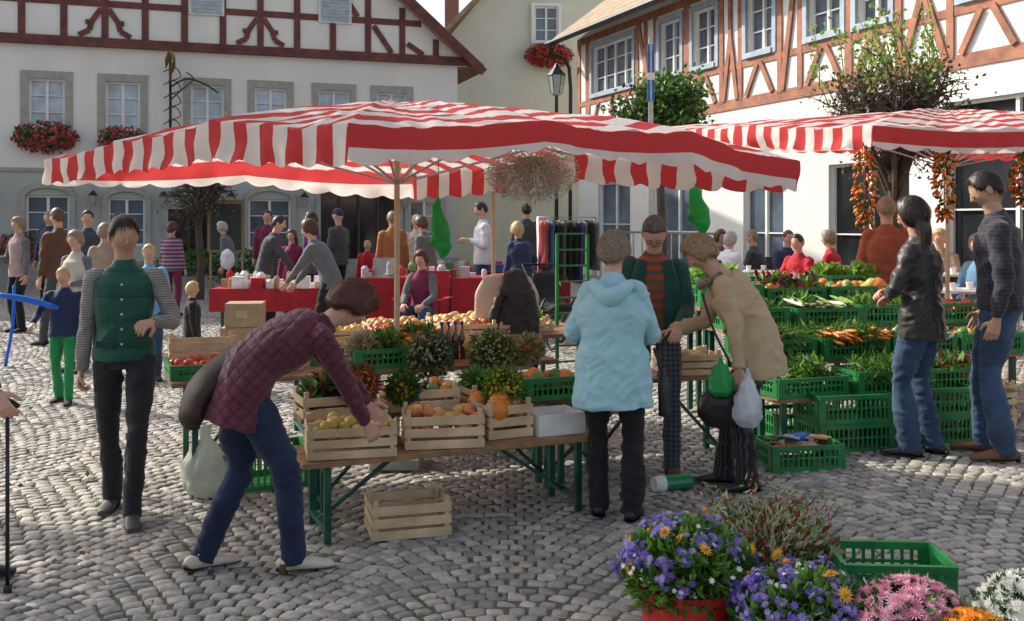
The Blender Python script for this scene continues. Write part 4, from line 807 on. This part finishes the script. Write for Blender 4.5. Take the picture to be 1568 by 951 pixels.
def person(name,x,y,hd,H=1.7,lean=0,feet=None,hipz=None,hipy=None,hands=None,hp=(5,0,0),top=None,sleeve=None,bot=None,shoe=None,hair='short_m',hm=None,skin=None,tlen=.12,fat=1,female=False,near=False,sit=False,cap=None,curl=.7,flare=1.0,collar=.06,headlean=.75,elb=None,z=None,fold=.011):
    E=empty(name,(x,y,gz(x,y) if z is None else z),hd,H/1.75); skin=skin or SKIN; th=R_(lean)
    top=top or BLACK; bot=bot or BLACK; shoe=shoe or BLACK; hm=hm or M('hair_dark',(.025,.016,.01),rough=.45,var=.4,scale=60)
    hz=hipz if hipz is not None else (.50 if sit else .93); hy=hipy if hipy is not None else -math.sin(th)*.16
    hw=.092; P=V((0,hy,hz+.03)); dr=lambda k:V((0,math.sin(th*k),math.cos(th*k)))
    W=P+dr(.6)*.14; Ch=W+dr(1)*.2; NB=Ch+dr(1.15)*.17; sw=.17 if female else .19
    Hd=V((0,math.sin(th*headlean+R_(hp[0])*.35),math.cos(th*headlean+R_(hp[0])*.35)))
    HC=NB+Hd*.165+V((0,.012,0)); Rh=(Matrix.Rotation(R_(hp[1]),3,'Z')@Matrix.Rotation(-(R_(hp[0])+th*headlean*.8),3,'X')@Matrix.Rotation(R_(hp[2]),3,'Y'))
    feet=feet or (((-.1,.45) ,(.1,.42)) if sit else ((-.1,.02),(.1,-.02)))
    vox=.0085 if near else .017
    parts=[];kn=[]; lf=min(fat,1.08); pf=.86 if tlen>.1 else 1
    for sg,(fx,fy) in zip((-1,1),feet):
        hj=V((sg*hw,hy,hz)); an=V((fx,fy,.085)); k,a2=ik(hj,an,.435,.425,V((sg*.15,1,.1))); 
        fl=flare; parts.append(tube([hj+V((0,0,.0)),hj.lerp(k,.5),k,k.lerp(an,.5),an-V((0,0,.045))],[(.088*lf*(pf+1)/2,.092*lf*(pf+1)/2),(.080*lf,.086*lf),(.061,.064),(.060*fl,.066*fl),(.055*fl,.062*fl)],14,4)); kn.append(an)
    parts.append(tube([P+dr(.3)*.12,P,P-V((0,0,.09))],[(.145*lf*pf,.098*lf*pf),(.164*lf*pf,.113*lf*pf),(.13*lf*pf,.1*lf*pf)],18,3,lat=(1,0,0)))
    remesh('trousers',parts,[bot],vox,E,fold,(7,7,15))
    b=B()
    for sg,an,(fx,fy) in zip((-1,1),kn,feet):
        r=[(.02,.02),(.034,.035),(.036,.04),(.043,.03),(.046,.022),(.032,.014)]; pz=[.03,.04,.042,.032,.024,.016]; ys=[-.078,-.06,.0,.08,.14,.19]
        yaw=sg*.15; pts=[V((fx+yy*yaw,fy+yy,max(zz,.012))) for yy,zz in zip(ys,pz)]
        v,f=tube(pts,r,12,3,lat=(1,0,0),e=2.5); b.add([V((q.x,q.y,max(q.z,.006))) for q in v],f,shoe); v,f=tube([an-V((0,0,.06)),an+V((0,0,.0))],[(.04,.046),(.038,.042)],10); b.add(v,f,shoe)
        v,f=tube([p+V((0,0,0)) for p in pts],[(a+.003,.02) for a,_ in r],12,3,lat=(1,0,0),e=2.5); b.add([V((q.x,q.y,min(max(q.z,0),.014))) for q in v],f,M('sole',(.12,.11,.1)))
    b.build('shoes',E,True)
    lo=P-dr(.3)*tlen; a=.178*fat; d=.122*fat; fem=.93 if female else 1; vs_=1.03 if sleeve else 1
    rings=[(lo,(a*(1+.35*tlen),d*(1+.5*tlen))),(P,(a*1.02,d*1.04)),(W,(a*.9*fem,d*.95)),(Ch-dr(1)*.05,(a*1.0,d*1.02)),(Ch+dr(1)*.06,(sw*.93*vs_,d*.94)),(NB-dr(1)*.075,(sw*.84*vs_,.098)),(NB-dr(1)*.03,(sw*.56*vs_,.082)),(NB+dr(1)*.006,(.070,.066)),(NB+Hd*collar*.6,(.056,.059))]
    tor=tube([r[0] for r in rings],[r[1] for r in rings],24,4,lat=(1,0,0),e=2.25)
    arms=[];wr=[]
    dh={'L':(-.25,.06,.80),'R':(.25,.06,.80)}
    if sit: dh={'L':(-.14,.36,.62),'R':(.14,.36,.62)}
    if hands: dh.update(hands)
    for sg,key in ((-1,'L'),(1,'R')):
        S=NB-dr(1)*.07+V((sg*(sw-.026),0,0)); t=V(dh[key]); pole=V((sg*.6,-1,-.35)) if not(elb and key in elb) else V(elb[key]); e,wv=ik(S,t,.285,.255,pole)
        g=.009 if fat>=1 else .003
        arms.append(tube([S+V((-sg*.05,0,-.02)),S,S.lerp(e,.5),e,e.lerp(wv,.55),wv],[(.04,.045),(.056+g*.6,.062+g),(.050+g,.052+g),(.043+g,.045+g),(.037+g,.038+g),(.031+g*.6,.031+g*.6)],14,4)); wr.append((wv,(wv-e).normalized(),sg,key))
    if sleeve: remesh('sleeves',arms,[sleeve],vox,E,fold*.8,(12,12,16)); remesh('upper_garment',[tor],[top],vox,E,fold*.6,(7,7,9))
    else: remesh('upper_garment',[tor]+arms,[top],vox,E,fold,(8,8,11))
    v,f=tube([NB-Hd*.04,NB+Hd*.03,HC-Hd*.05],[.056,.052,.055],12,3); mesh('neck',v,f,[skin],None,E)
    for wv,d,sg,key in wr:
        nn=V((-sg,.1,-.1)) if abs(d.z)>.6 else V((-sg*.5,0,-1)); hand(wv+d*.012,d+V((0,.15,-.1)),nn,1 if (d.cross(nn)).dot(V((0,1,.6)))>0 else -1,curl,near,E,skin,'hand_'+key)
    head(E,HC,Rh,hair,hm,skin,near,cap); return E
def blob(name,parent,c,r,m,rot=(0,0,0),nz=.15,e=1):
    v,f=ball((0,0,0),1,28,20); vv=[]
    for p in v: q=V((p.x*r[0],p.y*r[1],p.z*r[2])); k=1+nz*noise.noise(p*2.2+V(c)*3)+nz*.5*noise.noise(p*6+V(c)*3); vv.append(q*k)
    return mesh(name,vv,f,[m],None,parent,True,c,rot)
def polybag(name,parent,c,r,h,m,seed=0):
    v,f=tube([(0,0,0),(0,0,.01),(0,0,h*.18),(0,0,h*.42),(0,0,h*.68),(0,0,h*.86),(0,0,h)],[(r*.3,r*.25),(r*.7,r*.55),(r*1.0,r*.8),(r*.95,r*.75),(r*.6,r*.45),(r*.22,r*.15),(r*.3,r*.08)],36,5,lat=(1,0,0)); vv=[]
    for p in v:
        a=math.atan2(p.y,p.x); t=p.z/h; k=1+.20*noise.noise(V((math.cos(a)*2.2+seed,math.sin(a)*2.2,t*3)))+.12*noise.noise(V((math.cos(a)*5+seed,math.sin(a)*5,t*9)))+.07*math.sin(a*9+seed+t*4)*t; vv.append(V((p.x*k,p.y*k,p.z+.01*noise.noise(p*30))))
    return mesh(name,vv,f,[m],None,parent,True,c)
def cloth(n,c,**k): k.setdefault('rough',.8);k.setdefault('bump',.25);k.setdefault('bscale',120);k.setdefault('var',.15); k.setdefault('spec',.22); k.setdefault('sheen',.15); return M(n,c,**k)
HB=M('hair_brown',(.11,.055,.027),rough=.5,var=.4,scale=60); HG=M('hair_greybrown',(.26,.19,.13),rough=.5,var=.35,scale=60); HGR=M('hair_grey',(.4,.38,.35),rough=.5,var=.3,scale=60); HBL=M('hair_blond',(.5,.34,.15),rough=.5,var=.3,scale=60); HAU=M('hair_auburn',(.085,.022,.012),rough=.5,var=.5,scale=60); HDK=M('hair_dark',(.025,.016,.01),rough=.45,var=.4,scale=60)
JEAN=cloth('denim',(.035,.065,.13),var=.35,scale=5); JEAND=cloth('dark_denim',(.014,.026,.065),var=.35,scale=5); BLK=cloth('black_trousers',(.018,.018,.02),sheen=.1)
OLIVE_SK=M('skin_olive',(.50,.29,.19),rough=.6,var=.12,scale=14,sss=.12,spec=.3,bump=.12,bscale=200)
LEA=M('brown_leather',(.03,.018,.014),rough=.55,bump=.3,spec=.3); BLEA=M('black_leather',(.015,.015,.015),rough=.4); BSH=M('black_shoe',(.02,.02,.02),rough=.3); BRB=M('brown_boot',(.14,.065,.033)); TEAL=cloth('teal_fleece',(.018,.085,.07))
E=person('man_in_green_vest',-2.18,5.6,195,1.68,0,((-.06,.19),(.09,-.2)),hands={'L':(-.17,.25,1.15),'R':(.24,-.02,.84)},hp=(14,18,4),top=cloth('vest_green',(.015,.09,.065),pat='hquilt',ps=22,pc=(.005,.04,.03),rough=.5),sleeve=cloth('stripe_knit',(.33,.31,.29),pat='h',ps=70,pc=(.17,.165,.16)),bot=cloth('black_jeans',(.025,.025,.028)),shoe=M('sneaker',(.05,.05,.055)),skin=OLIVE_SK,near=True,tlen=.05,fat=.97,curl=1.1)
b=B(); 
for i in range(5): b.tube([(.0,.125,1.02+i*.085),(.0,.137,1.02+i*.085)],.008,STEEL,8)
for s in (-1,1): b.box(s*.09-.05,s*.09+.05,.112,.124,1.0,1.04,cloth('vest_flap',(.012,.07,.05)))
b.build('vest_snaps',E)
E=person('bending_woman',-1.25,4.72,-62,1.66,60,((-.13,-.2),(.12,.2)),hipz=.90,hipy=-.03,hands={'L':(-.12,.66,.76),'R':(.10,.58,.70)},hp=(12,0,0),top=cloth('quilted_plum',(.12,.022,.045),pat='quilt',ps=44,pc=(.03,.006,.012),rough=.5),bot=JEAND,shoe=M('cream_shoe',(.6,.55,.45),rough=.4),hair='puffy',hm=HAU,female=True,near=True,tlen=.2,fat=1.1,elb={'L':(-.5,-.4,.6),'R':(.6,-.3,.5)},headlean=.85)
v,f=tube([(-.07,-.26,.72),(-.07,-.26,.80),(-.08,-.20,.93),(-.08,-.08,1.04),(-.07,.03,1.12),(-.06,.13,1.18)],[(.05,.03),(.14,.06),(.15,.065),(.13,.05),(.08,.03),(.03,.015)],20,5,lat=(1,0,0)); v=[q+V([.012*noise.noise(q*9+V((k_,0,0))) for k_ in (0,5,9)]) for q in v]; mesh('shoulder_bag',v,f,[LEA],None,E)
b=B(); b.tube([(-.06,.08,1.17),(-.05,.2,1.22),(-.03,.32,1.22),(.02,.4,1.16)],.011,LEA,6,4); b.build('bag_strap',E,True)
b=B(); 
for fx,fy in ((-.13,-.2),(.12,.2)): b.tube([(fx,fy-.055,0),(fx,fy-.055,.05)],[.022,.032],M('heel_brown',(.15,.07,.03)),10)
b.build('heels',E)
LB=cloth('pale_blue_jacket',(.36,.60,.67),rough=.6,var=.08)
E=person('woman_in_blue_jacket',.56,5.55,-12,1.59,6,((-.09,.05),(.12,-.02)),hands={'L':(-.17,.26,1.1),'R':(.16,.30,1.05)},hp=(16,-8,0),top=LB,bot=BLK,shoe=M('black_sandal',(.02,.02,.02)),hair='short_f',hm=HG,female=True,near=True,tlen=.27,fat=1.27,elb={'R':(.6,-.8,-.3),'L':(-.45,-.9,-.3)},flare=1.15,fold=.015)
v,f=tube([(-.12,-.02,1.44),(-.09,-.1,1.42),(0,-.15,1.36),(.09,-.1,1.42),(.12,-.02,1.44)],[(.02,.03),(.04,.045),(.05,.065),(.04,.045),(.02,.03)],12,5); mesh('hood',[q+V((0,0,.012*noise.noise(q*20))) for q in v],f,[LB],None,E)
b=B(); v,f=tube([(.30,.2,.62),(.30,.2,.8),(.29,.22,.88)],[(.03,.12),(.035,.12),(.02,.08)],12,3,lat=(1,0,0),e=3.5); b.add(v,f,BLEA); b.tube([(.3,.14,.87),(.24,.2,1.02),(.3,.28,.87)],.008,BLEA,6,4); b.build('handbag',E,True)
BG=cloth('beige_coat',(.5,.37,.22),rough=.65,var=.1)
E=person('woman_in_beige_coat',1.42,6.12,82,1.64,31,((-.1,-.02),(.1,.12)),hands={'L':(-.22,.04,.80),'R':(.05,.46,1.02)},hp=(22,10,0),top=BG,bot=cloth('pinstripe',(.02,.02,.025),pat='v',ps=30,pc=(.06,.06,.065)),shoe=BSH,hair='short_f',hm=M('hair_ash',(.34,.23,.13),rough=.5,var=.35,scale=60),female=True,near=True,tlen=.22,fat=1.25,flare=1.15,fold=.015,headlean=.9)
v,f=tube([(-.085,.14,1.41),(-.08,.22,1.365),(-.01,.275,1.33),(.07,.23,1.36),(.085,.14,1.41)],[.02,.03,.034,.03,.02],14,6); mesh('scarf',[q+V([.012*noise.noise(q*22)]*3) for q in v],f,[cloth('scarf_pat',(.14,.09,.06),col2=(.35,.3,.25),scale=40)],None,E)
polybag('green_bag',E,(-.25,.16,.64),.105,.25,M('green_poly',(.03,.4,.10)),1); polybag('white_bag',E,(-.33,.0,.47),.115,.36,M('white_poly',(.72,.75,.8),rough=.3,trans=.35,bump=.5,bscale=20),4); blob('leather_bag',E,(-.24,.16,.56),(.06,.15,.13),BLEA,(0,0,0),.1)
b=B(); b.tube([(-.24,.1,.85),(-.19,.2,1.05),(-.12,.27,1.28)],.009,BLEA,6,4); b.tube([(-.33,0,.74),(-.25,.03,.8)],.01,M('white_poly',(.7,.7,.7)),6); b.build('bag_straps',E,True)
E=person('vendor_in_bandana',.93,6.55,176,1.70,8,((-.12,.05),(.12,0)),hands={'L':(-.14,.33,1.02),'R':(.1,.33,1.05)},hp=(30,-5,0),top=cloth('rust_knit',(.36,.08,.04),pat='h',ps=16,pc=(.12,.1,.08)),sleeve=TEAL,bot=cloth('checked_trousers',(.04,.05,.08),pat='check',ps=30,pc=(.12,.13,.15)),shoe=BRB,hair='cap',cap=M('bandana',(.025,.022,.022),col2=(.16,.15,.14),scale=55),near=True,fat=1.03,tlen=.05,curl=1.1)
for s in (-1,1): v,f=tube([(s*.115,.115,.98),(s*.12,.13,1.15),(s*.11,.13,1.3),(s*.08,.1,1.44)],[(.055,.02),(.055,.025),(.05,.03),(.04,.03)],10,4,lat=(1,0,0)); mesh('open_vest_panel',v,f,[TEAL],None,E)
HX=[o for o in E.children if o.name.startswith('head')][0]; b=B()
for s in (-1,1): b.tube([(s*.03+.019*math.cos(a),.104,.004+.015*math.sin(a)) for a in np.linspace(0,6.28,13)],.0016,DARKM,5)
b.build('glasses',HX)
E=person('woman_in_black_jacket',2.77,6.75,48,1.74,3,((-.1,.03),(.1,-.05)),hands={'L':(-.06,.20,1.08),'R':(.06,.22,1.12)},hp=(18,5,0),top=cloth('waxed_black',(.022,.02,.02),rough=.45,bump=.5,bscale=20,spec=.4),bot=JEAN,shoe=BSH,hair='long',hm=M('hair_darkbrown',(.035,.018,.012),rough=.4,var=.5,scale=60),female=True,near=True,tlen=.16,fat=1.08,flare=1.2,fold=.015,elb={'L':(-1,-.2,-.6),'R':(1,-.2,-.6)})
E=person('man_in_navy_shirt',3.24,6.62,68,1.90,4,((-.13,-.02),(.12,.08)),hands={'L':(-.24,.03,.87),'R':(.22,.08,.88)},hp=(28,0,0),top=cloth('navy_shirt',(.025,.025,.04),pat='check',ps=40,pc=(.06,.05,.06)),bot=cloth('jeans_blue',(.04,.07,.14),var=.4,scale=4),shoe=BRB,near=True,fat=1.12,tlen=.05,fold=.012,skin=OLIVE_SK)
person('man_in_red_jacket',3.5,9.3,-12,1.76,0,top=cloth('brick_jacket',(.32,.085,.05)),bot=JEAN,hm=HG,near=False,fat=1.1,tlen=.12)
E=person('man_with_cane',-2.52,4.5,-85,1.76,4,hands={'R':(.2,.27,.86)},top=cloth('plum_sleeve',(.06,.035,.07)),hm=HGR,near=True,fat=1.05,hp=(5,0,0))
CB=M('cane_black',(.012,.012,.012),rough=.3); E=empty('walking_cane',(-2.24,4.42,0)); b=B(); b.tube([(0,0,.02),(0,0,.82)],.009,CB,8); b.tube([(-.06,0,.84),(0,0,.86),(.05,0,.83)],.012,CB,8,3); b.tube([(0,0,0),(0,0,.04)],.018,M('rubber',(.02,.02,.02)),8); b.build('cane',E,True)
E=empty('plastic_bag',(-1.85,6.0,0)); polybag('bag',E,(0,0,0),.14,.42,M('pale_poly',(.66,.7,.6),rough=.3,trans=.4,bump=.4,bscale=16),2)
NV=cloth('navy_anorak',(.02,.035,.09)); E=person('boy_in_green_trousers',-4.05,9.0,185,1.22,0,((-.1,.12),(.1,-.12)),top=NV,bot=cloth('green_trousers',(.02,.25,.08)),shoe=BLK,hm=HBL,hp=(15,0,0),hands={'R':(.3,.25,1.05)},tlen=.1,fat=1.05)
BA=M('balloon_blue',(.02,.18,.7),rough=.2,trans=.3); E=empty('balloon_sword',(-4.35,8.9,.88)); b=B(); b.tube([(-.25,0,.12),(0,0,.08),(.3,0,0)],[.02,.03,.025],BA,10,4); b.build('balloon',E,True); E=empty('blue_walking_stick',(-5.6,11,.05)); b=B(); b.tube([(0,0,0),(.08,0,.45),(.1,0,.9)],.018,BA,8,3); b.build('stick',E,True)
person('boy_in_blue_shirt',-3.72,10.2,200,1.38,0,((-.1,.1),(.1,-.1)),top=cloth('light_blue_shirt',(.15,.42,.68)),bot=JEAN,hm=HBL,hp=(10,0,0)); person('toddler',-3.12,9.7,-70,1.03,0,top=cloth('child_black',(.02,.02,.02)),bot=JEAN,hm=HBL,hair='short_f',fat=1.15)
MAR=cloth('maroon',(.2,.025,.075)); GRY=cloth('grey_knit',(.15,.15,.16)); DGR=cloth('dark_grey',(.065,.07,.08)); BRN=cloth('brown_leather_jacket',(.13,.06,.04)); WHT=cloth('white_shirt',(.78,.79,.82)); PUR=cloth('purple',(.15,.05,.2)); CRM=cloth('cream_wool',(.58,.52,.44)); TAN=cloth('tan',(.38,.28,.2)); NAV=cloth('navy_coat',(.03,.04,.09)); DEN=cloth('denim_jacket',(.13,.27,.42)); REDJ=cloth('red_jacket',(.5,.025,.035)); PNK=cloth('pink_grey',(.4,.28,.28)); ORB=cloth('orange_brown',(.4,.16,.06))
pz=lambda *a,**k:person(*a,**k)
pz('shopper',-6.93,14,150,1.6,top=PNK,sleeve=GRY,hm=HG,hair='short_f',female=True,hands={'R':(.2,.25,1.1)})
pz('shopper',-5.72,12.6,60,1.74,5,top=BRN,bot=DGR,hm=HB,feet=((-.1,.2),(.1,-.2)))
pz('shopper',-4.68,10.7,165,1.5,0,top=CRM,sleeve=GRY,bot=JEAN,hm=HG,hair='short_f',female=True,fat=1.15,tlen=.2,hands={'L':(-.1,.25,1.1)})
pz('shopper',-6.05,14.2,200,1.7,top=DGR,hm=HDK); pz('shopper',-4.95,12.1,20,1.55,top=TAN,bot=BLK,hm=HG,hair='short_f',female=True,tlen=.2,fat=1.1)
pz('shopper',-5.47,16,-10,1.5,top=cloth('stripe_maroon',(.16,.03,.09),pat='h',ps=14,pc=(.3,.25,.3)),bot=MAR,hm=HAU,hair='short_f',female=True,fat=1.1)
pz('shopper',-7.9,17,170,1.65,top=NAV,hm=HG); pz('shopper',-7.2,18.2,100,1.6,top=TAN,hm=HB,hair='bob',female=True); pz('shopper',-4.3,17.5,190,1.68,top=MAR,hm=HDK)
E=pz('shopper',-4.84,17,90,1.5,15,top=GRY,hm=HGR,hair='short_f',female=True); blob('white_shoulder_bag',E,(-.25,-.05,1.0),(.08,.14,.2),WHITEC)
pz('shopper',-3.31,13.5,-80,1.66,18,top=DGR,bot=BLK,hm=HDK,hands={'R':(.1,.45,.85)}); pz('shopper',-3.2,14.5,170,1.42,0,top=MAR,hm=HB,hair='long',female=True)
pz('shopper',-2.85,14.2,80,1.68,0,top=PUR,hm=HDK); pz('shopper',-2.2,11.7,82,1.66,28,((-.1,.05),(.1,-.15)),top=GRY,bot=BLK,hm=HAU,hair='short_f',female=True,hands={'L':(-.12,.5,.85),'R':(.12,.45,.85)},headlean=.4)
pz('shopper',-2.75,15.8,60,1.72,0,top=DGR,hair='cap',cap=NAV); pz('child_at_stall',-2.35,16.2,180,1.2,0,top=REDJ,hm=HBL); pz('shopper',-1.8,15,20,1.68,0,top=ORB,hm=HG); pz('shopper',-1.52,15.8,190,1.62,0,top=CRM,hm=HGR,hair='cap',cap=CRM)
pz('shopper',-1.25,14.6,60,1.62,12,top=GRY,hm=HB,hair='short_f',female=True); pz('man_in_white_shirt',-.44,15.2,100,1.82,0,top=WHT,bot=JEAN,hm=HDK,hp=(20,0,0),hands={'L':(-.1,.22,1.2),'R':(.1,.22,1.2)},elb={'L':(-.3,-.4,-1),'R':(.3,-.4,-1)},fat=1.1)
pz('woman_in_navy_coat',.12,13.8,25,1.55,14,top=NAV,bot=NAV,hm=HBL,hair='bob',female=True,tlen=.45,fat=1.15,hands={'R':(.2,.3,1.1)}); pz('shopper',.25,17,0,1.8,0,top=DGR,hm=HDK); pz('seated_vendor',-1.1,12.25,165,1.6,5,sit=True,top=MAR,sleeve=GRY,bot=JEAN,hm=HAU,hair='short_f',female=True,z=.09)
for q in ((3.2,14.8,-60,HGR,WHT,'short_f'),(3.3,15.9,200,HB,GRY,'bob'),(3.75,15.3,60,HG,DGR,'short_m'),(4.05,14.7,190,HB,NAV,'short_m'),(3.82,13.2,130,HDK,REDJ,'short_m'),(4.45,13.8,60,HG,REDJ,'short_f'),(5.55,12.9,150,HBL,TAN,'short_f'),(5.2,11.0,115,HG,DEN,'bob'),(5.9,12.2,120,HB,cloth('dusty_pink',(.4,.2,.2)),'long')):
    pz('seated_cafe_guest',q[0],q[1],q[2],1.7,6,sit=True,top=q[4],bot=JEAN,hm=q[3],hair=q[5],fat=1.1); cafe(q[0],q[1],q[2])
def jacket_chair():
    E=empty('chair_with_jacket',(-.05,7.85,.06),-8); b=B(); BGE=M('beige_fabric',(.55,.49,.40),bump=.2)
    v,f=tube([(0,-.02,.46),(0,-.02,.55)],[(.24,.22),(.24,.22)],16,lat=(1,0,0),e=4); b.add(v,f,BGE)
    b.tube([(0,0,.1),(0,0,.46)],.03,DARKM,8)
    for q in range(5): a=q*1.2566; b.bar((0,0,.1),(.28*math.cos(a),.28*math.sin(a),.04),.04,.03,DARKM)
    b.build('seat_and_base',E,True)
    remesh('backrest',[tube([(0,0,.5),(0,.03,.75),(0,.05,1.0),(0,.06,1.14),(0,.06,1.18)],[(.22,.035),(.26,.04),(.26,.04),(.2,.035),(.1,.02)],18,4,lat=(1,0,0),e=3)],[BGE],.01,E,.004)
    remesh('draped_jacket',[tube([(.07,-.05,.5),(.08,-.045,.75),(.08,-.01,1.0),(.06,.04,1.16),(.05,.06,1.2)],[(.15,.03),(.17,.04),(.15,.05),(.10,.055),(.05,.03)],18,4,lat=(1,0,0),e=3),tube([(.18,-.03,1.05),(.23,-.06,.85),(.22,-.1,.6)],[.05,.045,.035],10,4),tube([(-.01,-.05,1.05),(-.08,-.09,.85),(-.06,-.1,.66)],[.04,.04,.035],10,4)],[M('jacket_black',(.02,.019,.018),rough=.55,bump=.3)],.009,E,.012)
jacket_chair()
